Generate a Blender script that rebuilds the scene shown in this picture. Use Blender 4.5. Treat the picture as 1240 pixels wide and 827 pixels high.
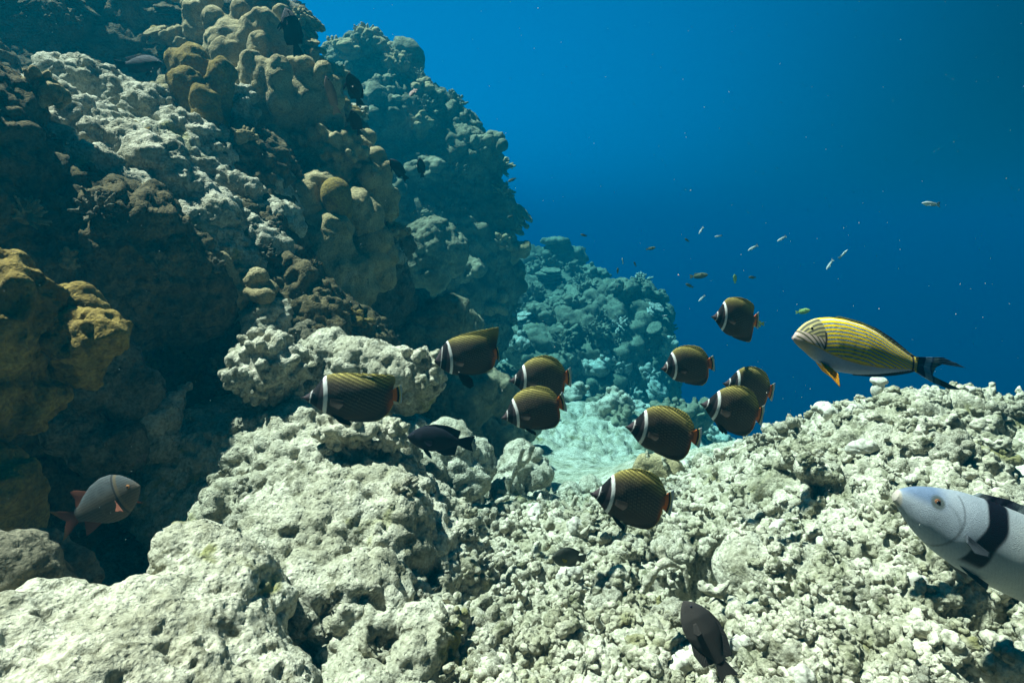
import bpy, math, random, time
import numpy as np
import openvdb as vdb
from mathutils import Vector, Matrix
from mathutils.bvhtree import BVHTree
T0 = time.time()
random.seed(7)
rng = np.random.default_rng(11)
for o in list(bpy.data.objects):
    bpy.data.objects.remove(o)
S = bpy.context.scene
COL = S.collection

# ------------------------------------------------------------------ camera
PITCH = math.radians(-10.0)
F_PX = 690.0                                   # focal length in pixels of the 1240 wide photograph
cam_d = bpy.data.cameras.new('camera')
cam = bpy.data.objects.new('camera', cam_d)
COL.objects.link(cam)
cam_d.sensor_width = 36.0
cam_d.lens = 36.0 * F_PX / 1240.0
cam_d.clip_start = 0.02
cam_d.clip_end = 400.0
cam.rotation_euler = (math.pi / 2 + PITCH, 0, 0)
S.camera = cam
CAM = np.array([[1, 0, 0], [0, math.cos(PITCH), math.sin(PITCH)], [0, -math.sin(PITCH), math.cos(PITCH)]])  # right, forward, up

# ------------------------------------------------------------------ light
SUN_DIR = Vector((-0.43, 0.10, 0.88)).normalized()
sun_elev = math.asin(SUN_DIR.z)
sun_az = math.atan2(SUN_DIR.x, SUN_DIR.y)
sd = bpy.data.lights.new('sun', 'SUN')
sd.energy = 5.0
sd.angle = math.radians(0.8)
sd.color = (1.0, 0.64, 0.52)
sun = bpy.data.objects.new('sun', sd)
COL.objects.link(sun)
sun.location = (-3, 2, 8)
sun.rotation_euler = SUN_DIR.to_track_quat('Z', 'Y').to_euler()

W = bpy.data.worlds.new('World')
S.world = W
W.use_nodes = True
nt = W.node_tree
nt.nodes.clear()
wo = nt.nodes.new('ShaderNodeOutputWorld')
bg = nt.nodes.new('ShaderNodeBackground')
sky = nt.nodes.new('ShaderNodeTexSky')
sky.sky_type = 'NISHITA'
sky.sun_disc = False
sky.sun_elevation = sun_elev
sky.sun_rotation = sun_az
# the sea above and around the reef lets mostly blue green light through; it glows on the sunny side
tc = nt.nodes.new('ShaderNodeTexCoord')
dot = nt.nodes.new('ShaderNodeVectorMath')
dot.operation = 'DOT_PRODUCT'
dot.inputs[1].default_value = Vector((-0.30, 0.80, 0.52)).normalized()
nt.links.new(tc.outputs['Generated'], dot.inputs[0])
glow = nt.nodes.new('ShaderNodeMapRange')
glow.interpolation_type = 'SMOOTHERSTEP'
glow.inputs[1].default_value = 0.35
glow.inputs[2].default_value = 1.0
nt.links.new(dot.outputs['Value'], glow.inputs[0])
tcol = nt.nodes.new('ShaderNodeMix')
tcol.data_type = 'RGBA'
tcol.inputs[6].default_value = (0.0008, 0.0045, 0.013, 1)
tcol.inputs[7].default_value = (0.003, 0.165, 0.235, 1)
nt.links.new(glow.outputs[0], tcol.inputs[0])
tint = nt.nodes.new('ShaderNodeMix')
tint.data_type = 'RGBA'
tint.blend_type = 'MULTIPLY'
tint.inputs[0].default_value = 1.0
nt.links.new(sky.outputs[0], tint.inputs[6])
nt.links.new(tcol.outputs[2], tint.inputs[7])
nt.links.new(tint.outputs[2], bg.inputs[0])
nt.links.new(bg.outputs[0], wo.inputs[0])
bg.inputs[1].default_value = 0.10

S.view_settings.view_transform = 'Standard'
S.view_settings.look = 'None'
S.view_settings.exposure = 2.34
S.view_settings.gamma = 1.0
S.view_settings.use_curve_mapping = False
S.render.engine = 'CYCLES'
S.cycles.use_denoising = True
S.cycles.denoiser = 'OPENIMAGEDENOISE'
S.cycles.max_bounces = 5
S.cycles.diffuse_bounces = 1
S.cycles.glossy_bounces = 2
S.cycles.transmission_bounces = 2
S.cycles.volume_bounces = 1
S.cycles.transparent_max_bounces = 6
S.cycles.sample_clamp_indirect = 3.0
S.cycles.use_adaptive_sampling = True
S.cycles.adaptive_threshold = 0.02

# ------------------------------------------------------------------ helpers
def P(px, py, d):
    """point at a pixel of the 1240x827 photograph and a depth in metres along the camera axis"""
    v = np.array([(px - 620.0) / F_PX, 1.0, -(py - 413.5) / F_PX]) * d
    return v @ CAM

def R(rpx, d):
    return rpx * d / F_PX

def hash3(ix, iy, iz, seed):
    h = (ix.astype(np.uint32) * np.uint32(374761393) + iy.astype(np.uint32) * np.uint32(668265263)
         + iz.astype(np.uint32) * np.uint32(2147483647) + np.uint32((seed * 144665 + 12345) & 0xffffffff))
    h ^= h >> np.uint32(13)
    h *= np.uint32(1274126177)
    h ^= h >> np.uint32(16)
    h *= np.uint32(2246822519)
    h ^= h >> np.uint32(13)
    return h

def perlin(p, seed=0):
    p = p.astype(np.float32)
    i = np.floor(p).astype(np.int64)
    f = p - i
    u = f * f * f * (f * (f * 6 - 15) + 10)
    res = 0
    for dx in (0, 1):
        wx = u[:, 0] if dx else 1 - u[:, 0]
        for dy in (0, 1):
            wy = u[:, 1] if dy else 1 - u[:, 1]
            for dz in (0, 1):
                wz = u[:, 2] if dz else 1 - u[:, 2]
                h = hash3(i[:, 0] + dx, i[:, 1] + dy, i[:, 2] + dz, seed)
                gx = (h & np.uint32(1023)).astype(np.float32) / 511.5 - 1
                gy = ((h >> np.uint32(10)) & np.uint32(1023)).astype(np.float32) / 511.5 - 1
                gz = ((h >> np.uint32(20)) & np.uint32(1023)).astype(np.float32) / 511.5 - 1
                res = res + wx * wy * wz * (gx * (f[:, 0] - dx) + gy * (f[:, 1] - dy) + gz * (f[:, 2] - dz))
    return res * 1.4

def fbm(p, octv=3, seed=0):
    a, r = 1.0, 0
    for k in range(octv):
        r = r + a * perlin(p * (2.03 ** k) + 17.3 * k, seed + k)
        a *= 0.5
    return r

def worley(p, seed=0, jit=0.75):
    """distance to the nearest jittered cell point"""
    p = p.astype(np.float32)
    b = np.round(p).astype(np.int64) - 1
    best = np.full(len(p), 9.0, np.float32)
    for dx in (0, 1):
        for dy in (0, 1):
            for dz in (0, 1):
                c = b + np.array([dx, dy, dz])
                h = hash3(c[:, 0], c[:, 1], c[:, 2], seed)
                q = np.stack([(h & np.uint32(1023)), ((h >> np.uint32(10)) & np.uint32(1023)), ((h >> np.uint32(20)) & np.uint32(1023))], 1).astype(np.float32) / 1023.0
                q = c + 0.5 + (q - 0.5) * jit
                best = np.minimum(best, ((p - q) ** 2).sum(1))
    return np.sqrt(best)

def normals(V, F):
    a, b, c, d = (V[F[:, k]] for k in range(4))
    n = np.cross(c - a, d - b)
    N = np.zeros_like(V)
    for k in range(4):
        for j in range(3):
            N[:, j] += np.bincount(F[:, k], n[:, j], len(V))
    N /= np.maximum(np.linalg.norm(N, axis=1), 1e-12)[:, None]
    return N

def knob(p, s, seed):
    """rounded bumps of size s, 0..1"""
    w = worley(p / s, seed)
    return np.sqrt(np.clip(1 - (w / 0.85) ** 2, 0, 1))

def rough(V, F, ops, seed=0):
    """push the surface along its normals: ops of (kind, size, amount)"""
    for i, (kind, s, a) in enumerate(ops):
        N = normals(V, F)
        warp = 0
        if kind == 'n':
            h = fbm(V / s, 2, seed + 10 * i)
        elif kind == 'k':
            q = V + s * 0.25 * np.stack([perlin(V / s * 1.3, seed + 91 + j) for j in range(3)], 1)
            h = knob(q, s, seed + 10 * i) - 0.5
        elif kind == 'm':                              # knobs only in patches
            h = (knob(V, s, seed + 10 * i) - 0.4) * np.clip(perlin(V / (s * 5), seed + 5) * 3 + 0.5, 0, 1)
        elif kind == 'p':                              # scattered pits
            w = worley(V / s, seed + 10 * i, 0.95)
            h = -np.clip(1 - w / 0.30, 0, 1) ** 0.5
        elif kind == 'r':                              # ridged folds
            h = 0.5 - np.abs(fbm(V / s, 2, seed + 10 * i)) * 1.6
        V = V + N * (h * a)[:, None]
    return V

class Field:
    """signed distance field on a grid, built from blobs and turned into one closed mesh"""
    def __init__(s, lo, hi, vox):
        s.lo, s.vox = np.array(lo, float), vox
        s.n = np.ceil((np.array(hi) - s.lo) / vox).astype(int) + 1
        s.a = np.full(s.n, 0.5, np.float32)
    def _win(s, c, r, pad):
        i0 = np.clip(np.floor((c - r - pad - s.lo) / s.vox).astype(int), 0, s.n)
        i1 = np.clip(np.ceil((c + r + pad - s.lo) / s.vox).astype(int) + 1, 0, s.n)
        if (i1 <= i0).any():
            return None
        ax = [np.arange(i0[k], i1[k]) * s.vox + s.lo[k] for k in range(3)]
        g = np.meshgrid(*[a.astype(np.float32) for a in ax], indexing='ij', sparse=True)
        return tuple(slice(i0[k], i1[k]) for k in range(3)), g
    def _merge(s, sl, d, k, cut=False):
        a = s.a[sl]
        if cut:
            d = -d
            h = np.clip(0.5 - 0.5 * (d - a) / k, 0, 1)
            s.a[sl] = d * (1 - h) + a * h + k * h * (1 - h)
        else:
            h = np.clip(0.5 + 0.5 * (d - a) / k, 0, 1)
            s.a[sl] = d * (1 - h) + a * h - k * h * (1 - h)
    def blob(s, c, r, k=0.03, rot=None, cut=False):
        c = np.array(c, float)
        r = np.array([r, r, r] if np.isscalar(r) else r, float)
        w = s._win(c, np.full(3, r.max()), k + 4 * s.vox)
        if w is None:
            return
        sl, g = w
        x, y, z = g[0] - c[0], g[1] - c[1], g[2] - c[2]
        if rot is not None:
            m = np.array(rot)
            x, y, z = m[0, 0] * x + m[1, 0] * y + m[2, 0] * z, m[0, 1] * x + m[1, 1] * y + m[2, 1] * z, m[0, 2] * x + m[1, 2] * y + m[2, 2] * z
        k0 = np.sqrt((x / r[0]) ** 2 + (y / r[1]) ** 2 + (z / r[2]) ** 2)
        k1 = np.sqrt((x / r[0] ** 2) ** 2 + (y / r[1] ** 2) ** 2 + (z / r[2] ** 2) ** 2)
        d = k0 * (k0 - 1) / np.maximum(k1, 1e-6)
        s._merge(sl, d.astype(np.float32), k, cut)
    def rod(s, a, b, ra, rb, k=0.01, cut=False):
        a, b = np.array(a, float), np.array(b, float)
        c = (a + b) / 2
        w = s._win(c, np.abs(b - a) / 2 + max(ra, rb), k + 4 * s.vox)
        if w is None:
            return
        sl, g = w
        ab = b - a
        t = np.clip(((g[0] - a[0]) * ab[0] + (g[1] - a[1]) * ab[1] + (g[2] - a[2]) * ab[2]) / max((ab ** 2).sum(), 1e-9), 0, 1)
        d = np.sqrt((g[0] - a[0] - t * ab[0]) ** 2 + (g[1] - a[1] - t * ab[1]) ** 2 + (g[2] - a[2] - t * ab[2]) ** 2) - (ra + (rb - ra) * t)
        s._merge(sl, d.astype(np.float32), k, cut)
    def mesh(s):
        bgv = 3 * s.vox
        a = np.clip(s.a, -bgv, bgv)
        for ax in range(3):                               # close the shape at the grid's border
            sl = [slice(None)] * 3
            for e in (0, -1):
                sl[ax] = e
                a[tuple(sl)] = bgv
        g = vdb.FloatGrid(float(bgv))
        g.copyFromArray(a.astype(np.float32))
        pts, q = g.convertToPolygons(0.0)[:2] if False else g.convertToQuads(0.0)
        V = np.array(pts, np.float64) * s.vox + s.lo
        F = np.array(q, np.int64)
        # orientation: outward normals
        N = normals(V, F)
        gi = np.clip(np.round((V + N * s.vox * 1.5 - s.lo) / s.vox).astype(int), 0, s.n - 1)
        if np.mean(s.a[gi[:, 0], gi[:, 1], gi[:, 2]]) < 0:
            F = F[:, ::-1]
        return V, F

def link_mesh(name, V, F, mat, origin=None, parent=None, smooth=True, col=None):
    me = bpy.data.meshes.new(name)
    V = np.asarray(V, np.float64)
    if origin is not None:
        V = V - np.asarray(origin)
    F = np.asarray(F)
    me.vertices.add(len(V))
    me.vertices.foreach_set('co', V.astype(np.float32).ravel())
    k = F.shape[1]
    me.loops.add(F.size)
    me.loops.foreach_set('vertex_index', F.astype(np.int32).ravel())
    me.polygons.add(len(F))
    me.polygons.foreach_set('loop_start', (np.arange(len(F)) * k).astype(np.int32))
    me.polygons.foreach_set('use_smooth', np.full(len(F), smooth))
    me.update(calc_edges=True)
    if col is not None:
        at = me.color_attributes.new('pattern', 'FLOAT_COLOR', 'POINT')
        c4 = np.ones((len(V), 4), np.float32)
        c4[:, :3] = col
        at.data.foreach_set('color', c4.ravel())
    me.materials.append(mat)
    o = bpy.data.objects.new(name, me)
    COL.objects.link(o)
    if origin is not None and parent is None:
        o.location = origin
    if parent is not None:
        o.parent = parent
    return o

def tag(o, label=None, cat=None, group=None, kind=None):
    if label: o['label'] = label
    if cat: o['category'] = cat
    if group: o['group'] = group
    if kind: o['kind'] = kind
    return o

# ------------------------------------------------------------------ materials
def node(nt, t, **kw):
    n = nt.nodes.new(t)
    for k, v in kw.items():
        setattr(n, k, v)
    return n

def reef_mat(name, pale, mid, dark, patch=(0.2, 0.2, 0.05), scale=1.0, dark_amt=0.5, patch_amt=0.5, bump=0.6, grain=1.0, rough_=0.95):
    """crusty limestone: pale ground, brown and olive turf patches, small dark pits"""
    m = bpy.data.materials.new(name)
    m.use_nodes = True
    nt = m.node_tree
    b = nt.nodes['Principled BSDF']
    b.inputs['Roughness'].default_value = rough_
    b.inputs['Specular IOR Level'].default_value = 0.15
    L = nt.links.new
    tc = node(nt, 'ShaderNodeTexCoord')
    co = tc.outputs['Object']
    def noise(s, det=4, rgh=0.6, dist=0.0):
        n = node(nt, 'ShaderNodeTexNoise')
        n.inputs['Scale'].default_value = s * scale
        n.inputs['Detail'].default_value = det
        n.inputs['Roughness'].default_value = rgh
        n.inputs['Distortion'].default_value = dist
        L(co, n.inputs['Vector'])
        return n.outputs[0]
    def ramp(x, lo, hi):
        r = node(nt, 'ShaderNodeMapRange', interpolation_type='SMOOTHSTEP')
        r.inputs[1].default_value = lo
        r.inputs[2].default_value = hi
        L(x, r.inputs[0])
        return r.outputs[0]
    def mix(f, a, c, blend='MIX'):
        n = node(nt, 'ShaderNodeMix', data_type='RGBA', blend_type=blend)
        if isinstance(f, float): n.inputs[0].default_value = f
        else: L(f, n.inputs[0])
        for x, i in ((a, 6), (c, 7)):
            if isinstance(x, tuple): n.inputs[i].default_value = (*x, 1)
            else: L(x, n.inputs[i])
        return n.outputs[2]
    c = mix(ramp(noise(9, 5, 0.65), 0.38, 0.62), pale, mid)
    c = mix(ramp(noise(2.6, 3, 0.6), 0.52, 0.66), c, mix(0.5, c, mid))
    c = mix(ramp(noise(14, 4, 0.7, 0.8), 0.66, 0.72), c, mix(0.35, c, (0.34, 0.20, 0.20)))
    c = mix(ramp(noise(22, 5, 0.7, 0.5), 0.62 - 0.16 * dark_amt, 0.78 - 0.12 * dark_amt), c, dark)
    c = mix(ramp(noise(5, 3, 0.6, 1.0), 0.70 - 0.2 * patch_amt, 0.80 - 0.16 * patch_amt), c, patch)
    # fine speckle of the turf and the pores
    v = node(nt, 'ShaderNodeTexVoronoi')
    v.inputs['Scale'].default_value = 95 * grain * scale
    L(co, v.inputs['Vector'])
    sp = ramp(v.outputs['Distance'], 0.05, 0.45)
    c = mix(ramp(noise(130 * grain, 3, 0.6), 0.35, 0.7), c, mix(0.55, c, dark), 'MIX')
    L(c, b.inputs['Base Color'])
    # bump
    n1 = noise(60 * grain, 5, 0.7)
    bm = node(nt, 'ShaderNodeBump')
    bm.inputs['Strength'].default_value = bump
    bm.inputs['Distance'].default_value = 0.008 / scale
    L(n1, bm.inputs['Height'])
    bm2 = node(nt, 'ShaderNodeBump')
    bm2.inputs['Strength'].default_value = bump * 0.6
    bm2.inputs['Distance'].default_value = 0.004 / scale
    L(sp, bm2.inputs['Height'])
    L(bm.outputs[0], bm2.inputs['Normal'])
    L(bm2.outputs[0], b.inputs['Normal'])
    return m

M_ROCK = reef_mat('pale_reef_rock', (0.60, 0.56, 0.42), (0.40, 0.37, 0.26), (0.13, 0.12, 0.07), (0.26, 0.25, 0.08), dark_amt=0.75, patch_amt=0.5, bump=1.2)
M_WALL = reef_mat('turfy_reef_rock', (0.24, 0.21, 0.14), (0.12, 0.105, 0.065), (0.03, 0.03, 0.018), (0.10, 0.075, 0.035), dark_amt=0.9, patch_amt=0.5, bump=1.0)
M_RUBBLE = reef_mat('dead_coral_rubble', (0.62, 0.57, 0.43), (0.36, 0.33, 0.22), (0.10, 0.10, 0.05), (0.22, 0.20, 0.08), dark_amt=0.8, patch_amt=0.6, bump=1.0)
M_CORAL = reef_mat('lobed_coral', (0.44, 0.36, 0.19), (0.32, 0.25, 0.12), (0.12, 0.10, 0.05), (0.52, 0.46, 0.32), dark_amt=0.5, patch_amt=0.6, bump=0.9, grain=1.2)
M_MUST = reef_mat('mustard_coral', (0.28, 0.20, 0.05), (0.19, 0.13, 0.03), (0.07, 0.05, 0.02), (0.36, 0.31, 0.18), dark_amt=0.6, patch_amt=0.5, bump=0.9, grain=1.1)
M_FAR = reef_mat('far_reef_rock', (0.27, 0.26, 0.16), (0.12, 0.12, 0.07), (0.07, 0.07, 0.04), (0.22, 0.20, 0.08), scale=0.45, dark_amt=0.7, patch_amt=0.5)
M_SAND = reef_mat('sand_and_rubble', (0.58, 0.54, 0.43), (0.52, 0.49, 0.40), (0.22, 0.21, 0.15), (0.34, 0.33, 0.20), dark_amt=0.3, patch_amt=0.2)
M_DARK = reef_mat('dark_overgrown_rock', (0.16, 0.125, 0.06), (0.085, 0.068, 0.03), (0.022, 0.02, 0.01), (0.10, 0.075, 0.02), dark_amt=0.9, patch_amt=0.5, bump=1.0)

# ------------------------------------------------------------------ the seabed
ctrl = [P(*a) for a in (
    (620, 827, 0.98), (620, 740, 1.17), (620, 660, 1.45), (610, 628, 1.76), (700, 628, 1.72), (730, 655, 1.5),
    (450, 860, 0.95), (300, 860, 0.95), (150, 860, 0.95), (0, 860, 0.95), (220, 760, 1.3), (120, 720, 1.45), (0, 700, 1.5), (420, 700, 1.45),
    (800, 827, 0.96), (1000, 827, 0.90), (1240, 827, 0.82), (860, 720, 1.22), (1000, 700, 1.14), (1200, 700, 1.02),
    (840, 620, 1.50), (1000, 600, 1.36), (1200, 600, 1.20), (850, 585, 1.72), (930, 548, 1.70), (1010, 502, 1.64), (1060, 486, 1.60),
    (1150, 488, 1.52), (1240, 535, 1.42), (1350, 600, 1.3), (1400, 700, 1.1),
    (760, 622, 1.72), (800, 620, 1.70), (795, 580, 2.3), (850, 572, 2.2), (900, 560, 2.2), (960, 545, 2.2), (1030, 535, 2.15), (1120, 520, 2.1), (740, 606, 2.2), (690, 616, 2.15), (640, 612, 2.2),
    (690, 588, 2.8), (600, 566, 2.9), (720, 560, 3.3), (690, 510, 4.4), (640, 480, 5.4), (560, 520, 3.4), (480, 520, 3.2), (760, 505, 4.6), (800, 520, 4.4))]
ctrl += [np.array(a) for a in ((0.6, 2.5, -0.98), (1.0, 2.3, -0.85), (1.5, 2.2, -0.8), (2.2, 2.0, -0.9), (3.0, 1.2, -0.7), (1.2, 3.0, -1.35), (2.2, 3.0, -1.7), (3.4, 3.2, -2.4),
    (4, 5.5, -3.2), (2, 7, -2.6), (0, 8, -1.9), (-2, 7, -1.4), (-3, 4, -1.2), (-2, 2.4, -1.0), (-3, 1.0, -0.9), (8, 8, -6), (3, 14, -5.5), (-5, 14, -3.5), (14, 20, -11), (-14, 20, -5), (0, 32, -11), (30, 20, -14), (0, 0.3, -0.85), (-2, 0.2, -0.9), (2, 0.2, -0.75))]
ctrl = np.array(ctrl)
def tps_fit(c):
    xy = c[:, :2]; n = len(c)
    r2 = ((xy[:, None] - xy[None]) ** 2).sum(2)
    K = 0.5 * r2 * np.log(r2 + 1e-9) + np.eye(n) * 0.001
    Pm = np.hstack([np.ones((n, 1)), xy])
    A = np.block([[K, Pm], [Pm.T, np.zeros((3, 3))]])
    return np.linalg.solve(A, np.concatenate([c[:, 2], np.zeros(3)]))
TW = tps_fit(ctrl)
def ground(x, y):
    out = np.empty(len(x))
    xy = np.stack([x, y], 1)
    for i in range(0, len(x), 40000):
        q = xy[i:i + 40000]
        r2 = ((q[:, None] - ctrl[None, :, :2]) ** 2).sum(2)
        out[i:i + 40000] = (0.5 * r2 * np.log(r2 + 1e-9)) @ TW[:-3] + TW[-3] + q @ TW[-2:]
    return out
SAND_C = P(690, 570, 3.0)
def sand_mask(x, y):
    a = 1 / (1 + ((x - SAND_C[0] + 0.5 * (y - SAND_C[1])) / 0.42) ** 4 + ((y - SAND_C[1]) / 0.50) ** 4)
    return np.clip(a * 1.3, 0, 1)

na, nr = 900, 820
# nearly even in angle, denser with distance near the camera
r_near = np.geomspace(0.45, 3.2, 560, endpoint=False)
r_far = np.geomspace(3.2, 90, nr - 560)
rr = np.concatenate([r_near, r_far])
th = np.linspace(math.radians(-62), math.radians(62), na)
gr, gt = np.meshgrid(rr, th, indexing='ij')
x, y = (gr * np.sin(gt)).ravel(), (gr * np.cos(gt)).ravel()
z = ground(x, y)
far = np.clip((y - 3.5) / 3, 0, 1)
z = np.where(y > 24, np.minimum(z, -7.0), z)
z = z - np.clip(gr.ravel() - 12, 0, None) * 0.15
idx = np.arange(nr * na).reshape(nr, na)
Fg = np.stack([idx[:-1, :-1], idx[:-1, 1:], idx[1:, 1:], idx[1:, :-1]], -1).reshape(-1, 4)
Vg = np.stack([x, y, z], 1)
if normals(Vg[:5000 * 4], Fg[:2000])[:, 2].mean() < 0:
    Fg = Fg[:, ::-1]
sm = 1 - 0.93 * sand_mask(x, y)
near = np.clip((5.2 - y) / 1.6, 0, 1)
h = (0.045 + 0.06 * far) * fbm(Vg / 0.45, 2, 3) * (0.3 + 0.7 * sm)
h += 0.30 * far * fbm(Vg / 1.3, 3, 4)
h += sm * near * (0.070 * (knob(Vg + 0.02 * np.stack([perlin(Vg / 0.06, 31 + j) for j in range(3)], 1), 0.085, 5) - 0.5))
h += sm * (0.02 + 0.05 * np.clip((y - 2.2) / 1.0, 0, 1) + 0.04 * far) * (knob(Vg, 0.16, 6) - 0.5)
HOLES = [(P(850, 690, 1.22), .070, .16), (P(862, 668, 1.28), .050, .12), (P(786, 704, 1.2), .035, .07), (P(1195, 800, .92), .06, .09), (P(1130, 640, 1.2), .04, .06), (P(990, 470, 1.68), .03, .05), (P(640, 770, 1.08), .03, .05)]
for c_, r_, a_ in HOLES:
    h -= a_ * np.exp(-((((x - c_[0]) ** 2 + (y - c_[1]) ** 2) / r_ ** 2) ** 1.5))
Vg[:, 2] += h
Ng = normals(Vg, Fg)
q = Vg + 0.008 * np.stack([perlin(Vg / 0.03, 41 + j) for j in range(3)], 1)
h2 = sm * near * (0.030 * (knob(q, 0.034, 7) - 0.5) + 0.007 * fbm(Vg / 0.014, 2, 8))
h2 += (1 - sm) * 0.006 * fbm(Vg / 0.05, 2, 9)
# holes between the lumps
h2 -= sm * near * 0.060 * np.clip(-perlin(Vg / 0.11, 12) * 2.2 - 0.55, 0, 1)
Vg += Ng * h2[:, None]
seabed = link_mesh('seabed', Vg, Fg, M_RUBBLE)
tag(seabed, kind='structure')
print('seabed', len(Vg), round(time.time() - T0, 1))

# ------------------------------------------------------------------ the reef: every mass is grown from blobs at its own distance
def rock(name, mat, blobs, vox, ops, seed=0, k=None, cuts=(), kind=None, label=None, cat=None, group=None, rods=(), smooth_k=0.5):
    """blobs: (px, py, depth, radius px[, sx, sy, sz]) ; the y scale is along the view"""
    pts, rad = [], []
    for b in blobs:
        px, py, d, rp = b[:4]
        s = b[4:7] if len(b) > 4 else (1, 1, 1)
        pts.append(P(px, py, d)); rad.append(R(rp, d) * np.array(s))
    for r_ in rods:
        for e, rp in ((r_[0], r_[2]), (r_[1], r_[3])):
            pts.append(P(*e)); rad.append(np.full(3, R(rp, e[2])))
    pts, rad = np.array(pts), np.array(rad)
    m = 6 * vox + 0.02
    lo, hi = (pts - rad).min(0) - m, (pts + rad).max(0) + m
    f = Field(lo, hi, vox)
    nb = len(blobs)
    for c, r_ in zip(pts[:nb], rad[:nb]):
        f.blob(c, r_, k if k is not None else float(r_.min()) * smooth_k)
    for r_ in rods:
        a, b = P(*r_[0]), P(*r_[1])
        f.rod(a, b, R(r_[2], r_[0][2]), R(r_[3], r_[1][2]), k if k is not None else 0.01)
    for b in cuts:
        s = b[4:7] if len(b) > 4 else (1, 1, 1)
        f.blob(P(*b[:3]), R(b[3], b[2]) * np.array(s), 0.02, cut=True)
    V, F = f.mesh()
    V = rough(V, F, ops, seed)
    org = np.array([V[:, 0].mean(), V[:, 1].mean(), V[:, 2].min()])
    if kind == 'structure':
        org = None
    o = link_mesh(name, V, F, mat, org)
    tag(o, label, cat, group, kind)
    ROCKS.append(o)
    print(name, len(V), round(time.time() - T0, 1))
    return o
ROCKS = []
ROUGH_NEAR = [('n', 0.16, 0.030), ('k', 0.060, 0.016), ('p', 0.07, 0.010), ('n', 0.022, 0.006), ('k', 0.014, 0.003)]
ROUGH_MID = [('n', 0.25, 0.05), ('k', 0.11, 0.035), ('m', 0.06, 0.030), ('n', 0.045, 0.018), ('k', 0.03, 0.010)]
ROUGH_FAR = [('n', 0.55, 0.16), ('k', 0.30, 0.09), ('n', 0.20, 0.09), ('k', 0.12, 0.06)]

# big dark wall at the left with its lit terrace, overhanging a cave
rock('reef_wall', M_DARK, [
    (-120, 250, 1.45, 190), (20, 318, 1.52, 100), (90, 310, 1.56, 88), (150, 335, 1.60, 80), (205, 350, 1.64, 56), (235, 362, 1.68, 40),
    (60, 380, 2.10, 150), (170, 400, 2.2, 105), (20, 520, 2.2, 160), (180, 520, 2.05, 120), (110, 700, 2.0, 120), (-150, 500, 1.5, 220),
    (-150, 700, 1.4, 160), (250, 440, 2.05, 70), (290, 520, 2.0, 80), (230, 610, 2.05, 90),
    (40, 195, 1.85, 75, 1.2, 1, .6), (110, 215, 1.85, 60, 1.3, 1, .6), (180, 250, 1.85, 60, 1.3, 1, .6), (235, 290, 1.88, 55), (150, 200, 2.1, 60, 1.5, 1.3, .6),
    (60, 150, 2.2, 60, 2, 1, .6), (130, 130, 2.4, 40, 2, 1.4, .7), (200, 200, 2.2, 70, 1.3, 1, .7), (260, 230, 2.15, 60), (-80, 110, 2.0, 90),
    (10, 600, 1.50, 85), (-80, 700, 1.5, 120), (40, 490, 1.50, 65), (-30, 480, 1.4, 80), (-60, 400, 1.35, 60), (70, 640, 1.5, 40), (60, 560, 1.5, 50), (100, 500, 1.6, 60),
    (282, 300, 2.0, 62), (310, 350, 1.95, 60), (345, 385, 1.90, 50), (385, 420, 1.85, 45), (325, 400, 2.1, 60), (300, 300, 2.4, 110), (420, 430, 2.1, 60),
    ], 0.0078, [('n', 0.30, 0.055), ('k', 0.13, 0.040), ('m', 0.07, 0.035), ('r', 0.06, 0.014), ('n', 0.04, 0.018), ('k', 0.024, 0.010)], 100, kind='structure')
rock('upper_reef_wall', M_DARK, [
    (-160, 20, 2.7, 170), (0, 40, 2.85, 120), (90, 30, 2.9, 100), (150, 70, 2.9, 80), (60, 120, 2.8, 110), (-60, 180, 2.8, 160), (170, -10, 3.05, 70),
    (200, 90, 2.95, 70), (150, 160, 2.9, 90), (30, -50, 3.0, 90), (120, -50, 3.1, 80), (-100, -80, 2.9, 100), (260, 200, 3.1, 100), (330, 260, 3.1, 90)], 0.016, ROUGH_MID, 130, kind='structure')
# body of the outcrop that carries the lobed corals
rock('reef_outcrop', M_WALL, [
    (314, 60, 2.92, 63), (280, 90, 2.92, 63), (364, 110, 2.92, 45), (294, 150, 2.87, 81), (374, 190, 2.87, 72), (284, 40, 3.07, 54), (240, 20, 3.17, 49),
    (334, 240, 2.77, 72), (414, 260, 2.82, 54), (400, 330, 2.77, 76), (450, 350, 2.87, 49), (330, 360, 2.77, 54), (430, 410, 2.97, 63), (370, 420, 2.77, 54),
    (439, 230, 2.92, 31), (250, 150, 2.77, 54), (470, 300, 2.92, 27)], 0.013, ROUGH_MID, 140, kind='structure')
TER = []
for i in range(15):
    t_ = i / 14
    x_, y_ = 20 + 275 * t_, 172 + 150 * t_ ** 1.15
    wob = 9 * math.sin(i * 2.3)
    TER += [(x_, y_ + wob, 1.49 + .28 * t_, 23), (x_ + 22, y_ - 24 + wob * .6, 1.63 + .25 * t_, 25), (x_ + 38, y_ - 46 - wob * .4, 1.80 + .22 * t_, 27)]
    if t_ < .65: TER.append((x_ + 60, y_ - 68 + wob, 2.0, 28))
rock('reef_terrace', M_ROCK, TER, 0.0075, [('n', 0.16, 0.030), ('k', 0.07, 0.028), ('m', 0.05, 0.025), ('p', 0.06, 0.014), ('n', 0.03, 0.014), ('k', 0.02, 0.007)], 150, kind='structure')
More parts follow.
